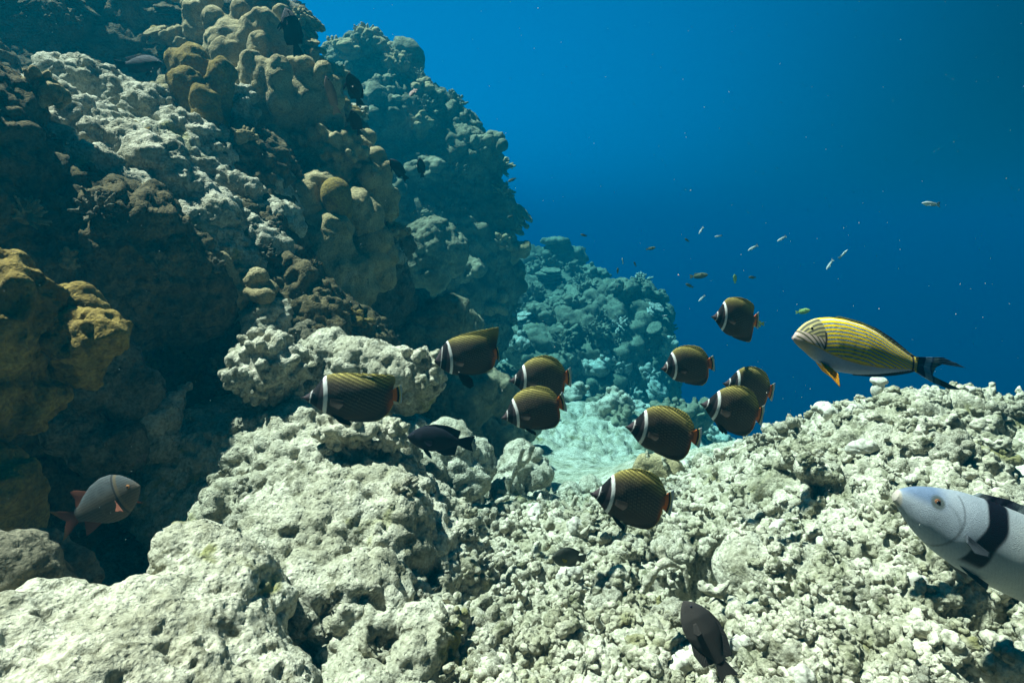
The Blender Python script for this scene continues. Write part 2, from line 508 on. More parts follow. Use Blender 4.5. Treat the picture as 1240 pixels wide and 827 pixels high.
# lit slope that runs down from the ledge to the rubble
rock('reef_slope', M_ROCK, [
    (300, 584, 1.62, 90), (360, 564, 1.50, 62), (430, 559, 1.46, 45, 1.2, 1, .9), (470, 549, 1.48, 24), (400, 614, 1.42, 75), (330, 620, 1.40, 75),
    (470, 610, 1.42, 62), (520, 620, 1.46, 45), (545, 650, 1.42, 38), (440, 670, 1.27, 85), (520, 700, 1.26, 62), (360, 700, 1.22, 85), (300, 660, 1.38, 60),
    (430, 760, 1.10, 80), (520, 770, 1.12, 52), (370, 800, 1.10, 65), (470, 850, 0.98, 85), (400, 890, 0.95, 70), (250, 600, 1.62, 60), (560, 690, 1.33, 30),
    (270, 564, 1.75, 70), (220, 594, 1.80, 60), (300, 760, 1.2, 80)], 0.0062,
    [('n', 0.22, 0.050), ('k', 0.085, 0.032), ('m', 0.045, 0.020), ('p', 0.06, 0.016), ('n', 0.026, 0.013), ('k', 0.016, 0.007)], 160, kind='structure',
    cuts=[(325, 652, 1.22, 17, 2.2, 1, .7), (460, 690, 1.15, 20, 2.4, 1, .6), (500, 600, 1.30, 14, 1, 1, 2), (430, 625, 1.27, 16, 1.6, 1, .8), (385, 582, 1.35, 15, 1.8, 1, .7),
    (300, 610, 1.34, 17, 1.4, 1, .8), (345, 700, 1.12, 15, 1, 1, 1.6), (400, 735, 1.03, 15, 1.5, 1, .9), (520, 690, 1.18, 12, .8, 1, 1.8), (470, 780, .98, 15, 1.6, 1, .8)])
# ledge in the middle and its knobbly end
rock('rock_ledge', M_ROCK, [
    (365, 425, 1.74, 28), (400, 425, 1.66, 28), (345, 450, 1.80, 30), (440, 440, 1.62, 30, 1.3, 1, 1), (480, 452, 1.60, 32), (510, 452, 1.60, 24), (500, 475, 1.66, 26),
    (450, 470, 1.70, 34), (390, 455, 1.72, 40), (330, 395, 1.74, 30), (300, 370, 1.78, 24)], 0.0055,
    [('n', 0.10, 0.018), ('k', 0.045, 0.014), ('m', 0.03, 0.012), ('n', 0.02, 0.006), ('k', 0.013, 0.003)], 180,
    label='pale crusty rock ledge jutting out just above the shadowed cave and the long butterflyfish', cat='rock')
# foreground boulder
rock('boulder', M_ROCK, [
    (250, 672, 0.98, 44), (225, 660, 0.98, 22), (285, 700, 0.98, 40), (60, 800, 0.80, 85, 1.3, 1, 1), (130, 790, 0.82, 78, 1.2, 1, 1), (200, 770, 0.86, 66), (0, 850, 0.74, 100),
    (260, 760, 0.90, 60), (300, 790, 0.90, 52), (200, 860, 0.78, 110), (90, 900, 0.72, 120), (310, 740, 0.96, 38), (320, 850, 0.82, 60), (-80, 860, 0.75, 100)], 0.0042,
    [('n', 0.13, 0.026), ('m', 0.05, 0.014), ('p', 0.055, 0.014), ('n', 0.022, 0.006), ('p', 0.02, 0.004), ('k', 0.012, 0.0025)], 200,
    label='large pale boulder with pitted crust and a knob on top, nearest the camera', cat='boulder')
rock('boulder', M_ROCK, [
    (905, 685, 1.20, 38), (930, 700, 1.17, 44, 1.2, 1, .9), (970, 685, 1.17, 36, 1.3, 1, .8), (1000, 690, 1.17, 24), (900, 720, 1.17, 30)], 0.005,
    [('n', 0.10, 0.014), ('n', 0.03, 0.004), ('p', 0.05, 0.006), ('k', 0.014, 0.002)], 220,
    label='smooth rounded pale boulder half buried in the coral rubble slope beside a dark hollow', cat='boulder')
rock('boulder', M_CORAL, [(782, 568, 1.95, 18, 1, 1, 1.2), (800, 560, 1.95, 16), (775, 588, 1.9, 16), (812, 575, 1.95, 18)], 0.006,
    [('n', 0.10, 0.02), ('n', 0.03, 0.004)], 225, label='brown rounded boulder showing between two butterflyfish at the edge of the sand', cat='boulder')
for bx_, by_, bd_, br_, sd_, lb_ in (
        (870, 612, 1.52, 26, 601, 'encrusted rock on the mound just right of the lowest butterflyfish'),
        (985, 570, 1.42, 28, 602, 'encrusted rock in the middle of the mound below the striped surgeonfish'),
        (1115, 545, 1.36, 30, 603, 'encrusted rock high on the mound above the grey wrasse'),
        (1120, 775, 0.96, 34, 604, 'encrusted rock near the bottom edge below the grey wrasse'),
        (745, 775, 1.06, 36, 605, 'encrusted rock near the bottom edge left of the diving dark fish'),
        (655, 705, 1.28, 24, 606, 'encrusted rock just left of the small olive fish on the rubble'),
        (965, 790, 0.97, 38, 607, 'encrusted rock near the bottom edge right of the diving dark fish'),
        (590, 790, 1.06, 30, 608, 'encrusted rock near the bottom edge beside the foot of the slope'),
        (770, 668, 1.36, 20, 609, 'encrusted rock right below the tail of the lowest butterflyfish')):
    rs_ = np.random.default_rng(sd_)
    bl_ = [(bx_ + rs_.normal() * br_ * .6, by_ + rs_.normal() * br_ * .25, bd_ + rs_.normal() * .03, br_ * rs_.uniform(.5, .85), 1.3, 1, .75) for _ in range(5)]
    rock('encrusted_rock', M_ROCK, bl_, 0.0045, [('n', 0.10, 0.018), ('m', 0.04, 0.014), ('p', 0.05, 0.010), ('n', 0.02, 0.006), ('k', 0.012, 0.003)], sd_, label=lb_, cat='rock')
# rocks in the shade at the left
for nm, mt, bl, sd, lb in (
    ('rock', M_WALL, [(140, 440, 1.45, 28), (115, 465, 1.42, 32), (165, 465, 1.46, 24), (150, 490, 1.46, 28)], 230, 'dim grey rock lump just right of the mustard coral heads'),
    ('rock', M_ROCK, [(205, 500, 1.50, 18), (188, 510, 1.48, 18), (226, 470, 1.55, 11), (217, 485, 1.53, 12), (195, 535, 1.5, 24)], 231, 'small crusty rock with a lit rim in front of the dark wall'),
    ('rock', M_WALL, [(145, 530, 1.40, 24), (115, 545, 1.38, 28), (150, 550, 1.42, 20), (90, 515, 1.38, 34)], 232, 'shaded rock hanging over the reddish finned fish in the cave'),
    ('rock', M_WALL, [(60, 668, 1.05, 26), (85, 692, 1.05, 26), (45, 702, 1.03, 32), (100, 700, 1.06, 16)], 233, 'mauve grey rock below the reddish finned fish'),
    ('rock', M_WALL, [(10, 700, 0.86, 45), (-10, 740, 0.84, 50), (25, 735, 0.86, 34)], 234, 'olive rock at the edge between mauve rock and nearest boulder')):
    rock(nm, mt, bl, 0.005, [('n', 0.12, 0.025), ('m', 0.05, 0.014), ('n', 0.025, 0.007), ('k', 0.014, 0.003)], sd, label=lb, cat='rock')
# rough triangular crag on the terrace
rock('rock', M_ROCK, [
    (155, 165, 1.72, 20), (165, 190, 1.72, 30), (195, 200, 1.74, 34), (225, 225, 1.74, 28), (180, 215, 1.78, 34), (250, 245, 1.76, 20), (262, 262, 1.74, 26)], 0.0065,
    [('n', 0.12, 0.02), ('p', 0.06, 0.018), ('m', 0.04, 0.012), ('n', 0.025, 0.008)], 240, label='rough pitted triangular crag standing on the sunlit terrace', cat='rock')
for bl, sd, lb in (
    ([(30, 130, 2.1, 34), (70, 118, 2.2, 26), (100, 140, 2.15, 28), (60, 150, 2.05, 30)], 241, 'turf covered rubble lump at the far left end of the sunlit terrace'),
    ([(140, 118, 2.3, 22), (170, 130, 2.3, 24), (120, 135, 2.2, 22), (185, 150, 2.2, 22)], 242, 'knobbly turf covered rock on the terrace behind the triangular crag')):
    rock('rock', M_WALL, bl, 0.009, [('n', 0.12, 0.03), ('k', 0.06, 0.03), ('n', 0.03, 0.012)], sd, label=lb, cat='rock')
# valley rocks between ledge and sand
VAL = [
    ([(545, 385, 3.0, 26), (520, 400, 3.0, 26), (565, 395, 3.0, 16), (505, 375, 3.1, 20), (545, 415, 3.05, 34), (500, 430, 3.0, 50)], 'low teal tinted coral rock behind the drooping finned butterflyfish'),
    ([(590, 470, 2.7, 26), (560, 490, 2.7, 32), (610, 490, 2.75, 22), (540, 470, 2.8, 36)], 'rounded rock between the drooping finned butterflyfish and the overlapping pair'),
    ([(545, 545, 1.95, 30), (520, 570, 1.9, 34), (575, 560, 2.0, 22), (500, 540, 2.0, 26), (565, 590, 1.9, 26)], 'crusty pale rock just below the black damselfish'),
    ([(628, 545, 2.2, 13), (620, 565, 2.15, 18), (640, 560, 2.2, 16), (650, 580, 2.15, 14), (612, 590, 2.1, 18)], 'upright grey coral stump at the left edge of the sand patch'),
    ([(600, 530, 3.2, 30), (570, 515, 3.2, 28), (630, 520, 3.4, 20)], 'dim teal rock right behind the upright coral stump'),
    ([(690, 600, 2.3, 12), (715, 590, 2.4, 12)], 'small turf tuft of rock at the near edge of the sand patch'),
    ([(800, 545, 3.8, 30), (760, 540, 4.2, 26)], 'dark rock at the right edge of the sand channel')]
for i, (bl, lb) in enumerate(VAL):
    far_ = bl[0][2] > 2.5
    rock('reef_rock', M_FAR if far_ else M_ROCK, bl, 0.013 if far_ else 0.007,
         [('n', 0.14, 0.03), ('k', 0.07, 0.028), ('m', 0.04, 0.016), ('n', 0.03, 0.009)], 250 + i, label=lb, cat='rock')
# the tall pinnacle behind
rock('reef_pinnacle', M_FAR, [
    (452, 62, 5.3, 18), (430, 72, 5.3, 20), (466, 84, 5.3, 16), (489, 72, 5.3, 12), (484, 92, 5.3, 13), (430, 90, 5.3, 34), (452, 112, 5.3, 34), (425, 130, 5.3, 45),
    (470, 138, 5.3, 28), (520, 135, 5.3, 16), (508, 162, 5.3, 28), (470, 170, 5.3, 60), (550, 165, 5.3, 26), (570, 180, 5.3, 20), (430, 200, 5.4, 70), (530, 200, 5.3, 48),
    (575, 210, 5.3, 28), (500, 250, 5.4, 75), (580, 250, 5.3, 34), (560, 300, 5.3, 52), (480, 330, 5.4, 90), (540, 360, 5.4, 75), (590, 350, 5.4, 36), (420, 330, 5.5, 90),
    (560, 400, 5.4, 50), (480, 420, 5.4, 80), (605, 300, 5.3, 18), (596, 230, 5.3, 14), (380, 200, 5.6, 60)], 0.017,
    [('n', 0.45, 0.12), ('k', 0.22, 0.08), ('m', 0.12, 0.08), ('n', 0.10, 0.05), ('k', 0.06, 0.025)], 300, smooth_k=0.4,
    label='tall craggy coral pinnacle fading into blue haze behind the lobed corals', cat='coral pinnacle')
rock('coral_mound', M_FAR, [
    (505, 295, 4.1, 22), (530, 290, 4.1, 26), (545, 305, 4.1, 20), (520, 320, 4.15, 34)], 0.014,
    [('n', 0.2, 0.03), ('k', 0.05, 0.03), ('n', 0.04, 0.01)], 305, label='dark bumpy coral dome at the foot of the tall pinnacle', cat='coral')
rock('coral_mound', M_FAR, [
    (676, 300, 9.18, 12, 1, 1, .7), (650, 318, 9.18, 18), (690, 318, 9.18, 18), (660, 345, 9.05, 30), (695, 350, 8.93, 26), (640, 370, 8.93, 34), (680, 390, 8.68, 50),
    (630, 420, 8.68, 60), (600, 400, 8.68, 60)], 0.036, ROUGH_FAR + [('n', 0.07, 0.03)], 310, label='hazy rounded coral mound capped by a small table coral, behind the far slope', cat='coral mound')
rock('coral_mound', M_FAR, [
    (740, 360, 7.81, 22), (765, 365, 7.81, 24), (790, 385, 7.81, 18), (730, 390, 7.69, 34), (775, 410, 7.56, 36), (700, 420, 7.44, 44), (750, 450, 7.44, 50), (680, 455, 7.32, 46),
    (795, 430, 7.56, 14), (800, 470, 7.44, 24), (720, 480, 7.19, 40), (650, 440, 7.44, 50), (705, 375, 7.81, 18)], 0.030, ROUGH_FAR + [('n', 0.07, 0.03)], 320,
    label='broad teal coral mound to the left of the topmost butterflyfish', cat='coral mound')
print('reef', round(time.time() - T0, 1))

# ------------------------------------------------------------------ corals, each colony a thing of its own
SMOOTH = [('n', 0.09, 0.016), ('r', 0.06, 0.006), ('n', 0.03, 0.004)]
# (base px,py) -> (tip px,py), depth, base radius, tip radius
def colony(name, mat, lobes, d, vox, k, seed, label, cat='coral', extra=(), ops=None, group=None):
    rods = []
    for l in lobes:
        bx, by, tx, ty, rb, rt = l[:6]
        dd = l[6] if len(l) > 6 else 0.0
        rods.append(((bx, by, d + dd + 0.03), (tx, ty, d + dd), rb, rt))
    return rock(name, mat, list(extra), vox, ops or SMOOTH, seed, k=k, rods=rods, label=label, cat=cat, group=group)

colony('lobed_coral', M_MUST, [
    (255, 165, 224, 100, 20, 19, -.06), (250, 150, 217, 76, 16, 15, .06), (252, 140, 234, 74, 20, 21, .04), (258, 150, 267, 88, 15, 16, .0), (252, 165, 247, 118, 17, 16, -.10), (262, 210, 256, 160, 24, 26, .0)],
    2.12, 0.007, 0.02, 401, 'mustard lobed finger coral standing upright with five rounded fat lobes')
colony('lobed_coral', M_CORAL, [
    (292, 45, 290, 14, 10, 11), (268, 60, 262, 24, 15, 14), (300, 60, 306, 32, 14, 13, -.05), (330, 60, 322, 28, 17, 16, -.05), (345, 50, 340, 16, 14, 10, .05), (345, 75, 341, 42, 14, 13),
    (312, 70, 314, 52, 12, 12, -.1), (240, 40, 236, 12, 16, 13, .1), (250, 20, 252, 0, 14, 14, .12), (285, 60, 276, 30, 12, 9, .05)],
    2.45, 0.009, 0.012, 402, 'cluster of tan rounded coral lobes at the very top of the outcrop', extra=[(300, 75, 2.55, 50)])
colony('lobed_coral', M_CORAL, [
    (275, 110, 268, 58, 15, 12), (275, 100, 283, 60, 13, 12), (300, 120, 303, 78, 16, 14, -.08), (318, 120, 318, 80, 14, 11, -.1), (338, 125, 336, 82, 16, 14, -.1),
    (360, 110, 355, 78, 12, 11), (375, 115, 370, 80, 13, 12), (392, 110, 390, 88, 12, 11), (403, 125, 402, 102, 12, 10), (290, 130, 282, 92, 12, 10, -.08)],
    2.38, 0.009, 0.010, 403, 'row of tan upright coral knobs below the top cluster of lobes', extra=[(330, 140, 2.48, 50), (370, 135, 2.5, 45), (295, 120, 2.5, 40)])
# big head with wrinkled lobes
colony('massive_coral', M_CORAL, [
    (372, 262, 366, 246, 27, 26), (385, 310, 402, 280, 30, 24), (385, 300, 362, 285, 30, 22, -.04), (395, 340, 400, 320, 40, 36, .04), (425, 345, 425, 330, 32, 26, .06)],
    2.24, 0.008, 0.018, 410, 'large wrinkled olive coral head with sunlit crown in the middle of outcrop', cat='coral', ops=[('r', 0.10, 0.022), ('n', 0.05, 0.006)])
rock('massive_coral', M_CORAL, [(388, 222, 2.30, 20, 1.1, 1, .8), (376, 228, 2.27, 13)], 0.007, SMOOTH, 411, label='small creased coral dome resting above the large wrinkled head', cat='coral')
rock('massive_coral', M_MUST, [(407, 236, 2.22, 18, 1, 1, 1.15), (410, 255, 2.25, 17)], 0.007, [('n', .06, .003)], 412, label='smooth dark egg shaped coral dome beside the wrinkled head', cat='coral')
rock('massive_coral', M_CORAL, [(434, 248, 2.32, 18), (450, 256, 2.34, 12), (428, 262, 2.33, 16), (445, 275, 2.36, 20)], 0.007, SMOOTH, 413, label='grey brown coral dome right of the dark egg shaped one', cat='coral')
colony('slab_coral', M_CORAL, [(375, 378, 345, 330, 26, 22, .0)], 2.10, 0.008, 0.02, 414, 'elongated leaning coral slab with small bumps under the wrinkled head', ops=[('n', .1, .015), ('m', .05, .015)])
rock('massive_coral', M_CORAL, [(455, 292, 2.38, 20), (468, 310, 2.4, 13), (450, 318, 2.36, 16), (440, 300, 2.4, 20), (462, 335, 2.42, 18)], 0.008, [('k', .05, .018), ('n', .03, .004)], 415,
     label='knobbly coral mass low on the right flank of the outcrop', cat='coral')
rock('massive_coral', M_CORAL, [(455, 192, 2.5, 13), (466, 206, 2.5, 11), (447, 213, 2.46, 14), (462, 222, 2.5, 12), (472, 236, 2.55, 12), (470, 255, 2.55, 12), (455, 240, 2.55, 18)], 0.008, [('k', .05, .015)], 416,
     label='column of small rounded coral bumps along the right edge of outcrop', cat='coral')
rock('massive_coral', M_CORAL, [(430, 165, 2.55, 12), (438, 180, 2.52, 13), (420, 180, 2.55, 18), (445, 168, 2.6, 10)], 0.008, [('k', .045, .015)], 417,
     label='small bumpy coral just under the pair of upright dark surgeonfish', cat='coral')
rock('reef_rock', M_ROCK, [(318, 220, 2.14, 20), (335, 232, 2.14, 18), (300, 232, 2.12, 24), (345, 215, 2.2, 12), (325, 250, 2.15, 30), (345, 262, 2.18, 22), (330, 285, 2.15, 20)], 0.008,
     [('n', .1, .02), ('k', .05, .018), ('n', .03, .008)], 418, label='sunlit crusty rock shoulder to the left of the wrinkled coral head', cat='rock')
rock('reef_rock', M_ROCK, [(262, 245, 1.80, 18), (272, 262, 1.80, 22), (255, 268, 1.8, 14), (285, 285, 1.84, 22)], 0.007,
     [('n', .08, .015), ('p', .04, .008), ('n', .03, .006)], 419, label='pale rounded rock at the lower end of the terrace above dark wall', cat='rock')
rock('reef_rock', M_WALL, [(232, 235, 1.76, 15), (238, 246, 1.77, 14)], 0.006, [('n', .06, .008)], 420, label='dark egg shaped rock tucked against the pale rounded rock', cat='rock')

def bush(name, mat, c, rpx, n, lpx, tpx, vox, seed, label, cat='coral', squash=(1, 1, 1), ops=None, split=0.5):
    """stubby branches growing out of a core"""
    rs = np.random.default_rng(seed)
    C0 = P(*c); d = c[2]
    f_r = R(rpx, d); L = R(lpx, d); t = R(tpx, d)
    sq = np.array(squash)
    m = f_r * sq.max() + L * 1.6 + 0.03
    f = Field(C0 - m, C0 + m, vox)
    f.blob(C0, f_r * sq, 0.02)
    for i in range(n):
        v = rs.normal(size=3); v[1] -= 0.25; v[2] += 0.25; v /= np.linalg.norm(v)
        a = C0 + v * f_r * sq * 0.85
        dv = v + rs.normal(size=3) * 0.25
        b = a + dv * L * rs.uniform(0.6, 1.1)
        f.rod(a, b, t * 1.15, t * rs.uniform(0.8, 1.1), t * 0.6)
        for j in range(2):
            if rs.random() < split:
                e = a + (b - a) * 0.6
                w = dv + rs.normal(size=3) * 0.8
                f.rod(e, e + w / np.linalg.norm(w) * L * 0.45, t * 0.8, t * 0.7, t * 0.5)
    V, F = f.mesh()
    V = rough(V, F, ops or [('n', 0.03, 0.004), ('n', 0.012, 0.002)], seed)
    o = link_mesh(name, V, F, mat, np.array([C0[0], C0[1], V[:, 2].min()]))
    tag(o, label, cat)
    ROCKS.append(o)
    return o
bush('knobbly_coral', M_ROCK, (325, 446, 1.50), 40, 130, 11, 5.5, 0.0048, 430, 'round pale knobbly coral head at the left end of the ledge', squash=(1.1, .9, 1.0))
bush('knobbly_coral', M_ROCK, (508, 452, 1.60), 24, 90, 12, 4, 0.0045, 431, 'stubby branched coral crusting the right tip of the ledge', squash=(1.2, 1, 1.0))
bush('bushy_coral', M_CORAL, (400, 188, 2.45), 30, 130, 14, 4.2, 0.007, 432, 'bushy coral of short brown fingers above the wrinkled head', squash=(1.3, .8, .8))
bush('bushy_coral', M_ROCK, (285, 132, 2.25), 20, 60, 10, 5, 0.007, 433, 'tuft of pale stubby coral right beside the fat mustard lobes', squash=(1.0, .8, 1.2))
bush('bushy_coral', M_CORAL, (330, 185, 2.4), 22, 60, 10, 4.5, 0.008, 434, 'low brown coral tuft in shade left of the bushy coral fingers', squash=(1.2, .8, .8))
bush('bushy_coral', M_ROCK, (420, 520, 1.34), 22, 60, 8, 5, 0.005, 435, 'pale nubby coral crust on the slope right under the long butterflyfish', squash=(1.6, 1, .7))
bush('bushy_coral', M_ROCK, (476, 528, 1.36), 13, 45, 8, 3.5, 0.0045, 436, 'small crusty coral knob on the slope just left of the black damselfish', squash=(1.1, 1, 1.2))
# mustard coral heads at the left edge
rock('mustard_coral', M_MUST, [(104, 398, 1.08, 26), (124, 400, 1.07, 24, 1.2, 1, .85), (80, 410, 1.09, 26), (110, 415, 1.09, 28), (95, 440, 1.14, 30), (130, 392, 1.08, 14)], 0.0042,
     [('n', 0.07, 0.020), ('r', 0.05, 0.014), ('p', .04, .006), ('n', 0.02, 0.002)], 440, label='bright mustard coral head lit on top, second from the left edge', cat='coral')
rock('mustard_coral', M_MUST, [(88, 362, 1.12, 24, 1.2, 1, .75), (100, 372, 1.13, 26, 1.2, 1, .7)], 0.0042, [('n', 0.06, 0.012), ('k', 0.02, 0.006)], 441,
     label='small crusted mustard coral cap resting behind the bright head', cat='coral')
rock('mustard_coral', M_MUST, [(8, 352, 1.06, 34), (28, 370, 1.04, 34), (-10, 400, 1.02, 50), (30, 400, 1.08, 40), (20, 450, 1.10, 48), (-20, 470, 1.07, 60), (0, 332, 1.10, 16)], 0.0045,
     [('n', 0.09, 0.030), ('r', 0.07, 0.024), ('p', .05, .008), ('n', 0.02, 0.002)], 442, label='tall mustard coral mass cut by the left frame edge, tiered in shade', cat='coral')
rock('mustard_coral', M_MUST, [(0, 565, 1.06, 26), (10, 590, 1.04, 30), (28, 598, 1.05, 24, 1, 1, .9), (0, 620, 1.06, 36), (30, 625, 1.09, 22)], 0.0042,
     [('n', 0.06, 0.014), ('r', 0.06, 0.012), ('n', 0.02, 0.002)], 443, label='dim mustard coral dome low at the left edge above the olive rock', cat='coral')
# table coral on top of the far mound
rock('table_coral', M_FAR, [(672, 292, 9.1, 13, 1.4, 1.2, .3), (676, 302, 9.1, 6)], 0.036, [('k', .12, .05)], 444, label='small flat table coral crowning the hazy rounded mound', cat='coral')

# dead branching corals
def stag(name, mat, c, segs, tpx, vox, seed, label):
    """segs: chains of pixel points at one depth with small depth steps"""
    d = c[2]
    rods = []
    rs = np.random.default_rng(seed)
    for ch in segs:
        dd = rs.uniform(-.03, .03)
        for i, (a, b) in enumerate(zip(ch[:-1], ch[1:])):
            rods.append(((a[0] + c[0], a[1] + c[1], d + dd), (b[0] + c[0], b[1] + c[1], d + dd + rs.uniform(-.02, .02)), tpx * (1 - .12 * i), tpx * (.9 - .12 * i)))
            dd = rods[-1][1][2] - d
    return rock(name, mat, [], vox, [('n', .03, .005), ('n', .012, .002)], seed, k=R(tpx, d) * .6, rods=rods, label=label, cat='coral')
stag('branching_coral', M_RUBBLE, (625, 560, 2.0), [[(0, 60), (-2, 45), (-12, 38), (-22, 34)], [(-2, 45), (-8, 25), (2, 5), (8, -15)], [(-12, 38), (-10, 22)], [(2, 5), (14, -4), (20, -18)]], 4.0, .005, 460,
     'dead curved coral branch rising beside the sand patch')
stag('branching_coral', M_RUBBLE, (690, 620, 1.72), [[(0, 20), (2, 0), (8, -18)], [(2, 0), (-8, -12)], [(0, 20), (18, 10), (24, 30)]], 3.5, .0045, 461, 'upright dead coral stub at the brink of the sand patch')
stag('branching_coral', M_RUBBLE, (575, 610, 1.70), [[(-45, 20), (-15, 5), (20, 2), (40, -8)], [(-15, 5), (-20, -12)], [(20, 2), (28, 14), (50, 20)]], 4.0, .0045, 462, 'long dead coral branch lying across the rubble under the damselfish')
stag('branching_coral', M_RUBBLE, (660, 640, 1.6), [[(-50, 10), (-20, 0), (10, 4), (45, -4)], [(10, 4), (22, -12)], [(-20, 0), (-30, -12)]], 3.8, .0045, 463, 'pale dead coral branch lying flat in the middle of the rubble')
stag('branching_coral', M_RUBBLE, (520, 640, 1.42), [[(60, 0), (75, 20), (80, 50)], [(75, 20), (95, 18)]], 3.8, .0045, 464, 'thin dead coral branch leaning on the right side of the slope')
stag('branching_coral', M_RUBBLE, (1030, 640, 1.18), [[(-60, 40), (-20, 20), (30, 0), (60, -14)], [(-20, 20), (-26, 4)], [(30, 0), (36, 16)]], 5, .0045, 465, 'thick dead coral arm lying diagonally above the smooth half buried boulder')
stag('branching_coral', M_RUBBLE, (800, 690, 1.2), [[(-25, 30), (-10, 5), (5, -10), (28, -2), (34, 30)], [(5, -10), (0, -25)]], 6, .0045, 466, 'pale arched dead coral left of the dark hollow in the rubble')
rock('rock', M_SAND, [(1063, 472, 1.66, 8, .9, 1, 1.3), (1064, 461, 1.66, 9, 1.1, 1, .5)], .004, [('n', .03, .004)], 470, label='small pale stub standing on the mound crest under the striped surgeonfish', cat='rock')
print('corals', round(time.time() - T0, 1))

# ------------------------------------------------------------------ rubble: broken coral pieces
def fragment(seed):
    rs = np.random.default_rng(seed)
    L = rs.uniform(0.028, 0.05); r = rs.uniform(0.0045, 0.0095)
    kind = seed % 3
    f = Field((-.06, -.06, -.06), (.06, .06, .06), .0024)
    a = np.array([-L / 2, 0, 0]); b = np.array([L / 2, rs.uniform(-.008, .008), rs.uniform(-.006, .006)])
    if kind == 2:                                    # lumpy chunk
        for j in range(5):
            f.blob(rs.normal(size=3) * .010, rs.uniform(.009, .016), .004)
    else:
        f.rod(a, b, r, r * rs.uniform(.6, .9), .004)
        for j in range(2 + kind):
            e = a + (b - a) * rs.uniform(.15, .9)
            w = rs.normal(size=3); w[0] *= .5; w /= np.linalg.norm(w)
            f.rod(e, e + w * L * rs.uniform(.25, .5), r * .8, r * .6, .004)
    V, F = f.mesh()
    V = rough(V, F, [('n', .018, .006), ('k', .009, .003), ('n', .006, .0015)], seed)
    return V, F
PROTO = [fragment(i) for i in range(10)]
# find the surface from above
def tri_bvh(objs, ymax=3.6):
    VV, FF, n = [], [], 0
    for o in objs:
        me = o.data
        v = np.empty(len(me.vertices) * 3, np.float32); me.vertices.foreach_get('co', v); v = v.reshape(-1, 3) + np.array(o.location)
        q = np.empty(len(me.polygons) * 4, np.int32); me.loops.foreach_get('vertex_index', q); q = q.reshape(-1, 4)
        k = (v[q[:, 0], 1] < ymax) & (np.abs(v[q[:, 0], 0]) < 3)
        VV.append(v); FF.append(q[k] + n); n += len(v)
    VV, FF = np.concatenate(VV), np.concatenate(FF)
    return BVHTree.FromPolygons(VV.tolist(), FF.tolist())
bvh = tri_bvh([seabed])
rock_bvh = tri_bvh([o for o in ROCKS if o.name.startswith(('reef_slope', 'boulder', 'rock_ledge', 'encrusted'))])
print('bvh', round(time.time() - T0, 1))
def region(rs):
    """a spot of the rubble field, denser near the camera"""
    while True:
        y = 0.75 + 1.9 * rs.random() ** 1.6
        xr = 0.95 * y + .1
        x = rs.uniform(-0.42, 1.0) * xr
        if x < -0.12 and y < 1.35: continue
        if sand_mask(np.array([x]), np.array([y]))[0] > .3: continue
        if any((x - c_[0]) ** 2 + (y - c_[1]) ** 2 < (r_ * .9) ** 2 for c_, r_, a_ in HOLES): continue
        return x, y
def settle(rs, big):
    for _ in range(20):
        x, y = region(rs)
        h, n, _, _ = bvh.ray_cast(Vector((x, y, 3)), Vector((0, 0, -1)))
        if h is None: continue
        h2, n2, _, _ = rock_bvh.ray_cast(Vector((x, y, 3)), Vector((0, 0, -1)))
        if h2 is not None and h2.z > h.z:
            if big or h2.z > h.z + .12: continue
            h, n = h2, n2
        if n.z < 0: n = -n
        t = n.lerp(Vector((0, 0, 1)), .5).normalized()
        q = t.to_track_quat('Z', 'Y').to_matrix() @ Matrix.Rotation(rs.uniform(0, 6.28), 3, 'Z') @ Matrix.Rotation(rs.normal() * .5, 3, 'Y')
        return h, q
    return None
protos = []
for i, (V, F) in enumerate(PROTO):
    protos.append((V, F))
rs = np.random.default_rng(77)
pmesh = []
GREY = [M_RUBBLE, M_ROCK, M_SAND, M_ROCK]
for i in range(280):
    s = settle(rs, True)
    if s is None: continue
    h, q = s
    k = i % len(PROTO)
    sc = float(rs.uniform(.9, 1.45))
    if i < len(PROTO):
        o = link_mesh('coral_fragment', PROTO[k][0], PROTO[k][1], GREY[k % 4])
        pmesh.append(o)
    else:
        o = pmesh[k].copy(); COL.objects.link(o)
    m = (q.to_4x4() @ Matrix.Scale(sc, 4)); m.translation = h + Vector((0, 0, .006 * sc))
    o.matrix_world = m
    if h.x > .35 and h.y < 2.2:
        tag(o, 'pale broken coral piece lying on the sunlit mound at the right', 'coral fragment', 'coral pieces on the rubble mound')
    else:
        tag(o, 'pale broken coral piece lying in the rubble between slope and mound', 'coral fragment', 'coral pieces on the rubble floor')
VV, FF, n = [], [], 0
for i in range(3000):
    s = settle(rs, False)
    if s is None: continue
    h, q = s
    V, F = PROTO[rs.integers(len(PROTO))]
    sc = rs.uniform(.35, 1.0)
    M3 = np.array(q) * sc
    VV.append(V @ M3.T + np.array(h) + (0, 0, .003)); FF.append(F + n); n += len(V)
o = link_mesh('coral_rubble', np.concatenate(VV), np.concatenate(FF), M_RUBBLE)
tag(o, kind='stuff')
print('rubble', n, round(time.time() - T0, 1))

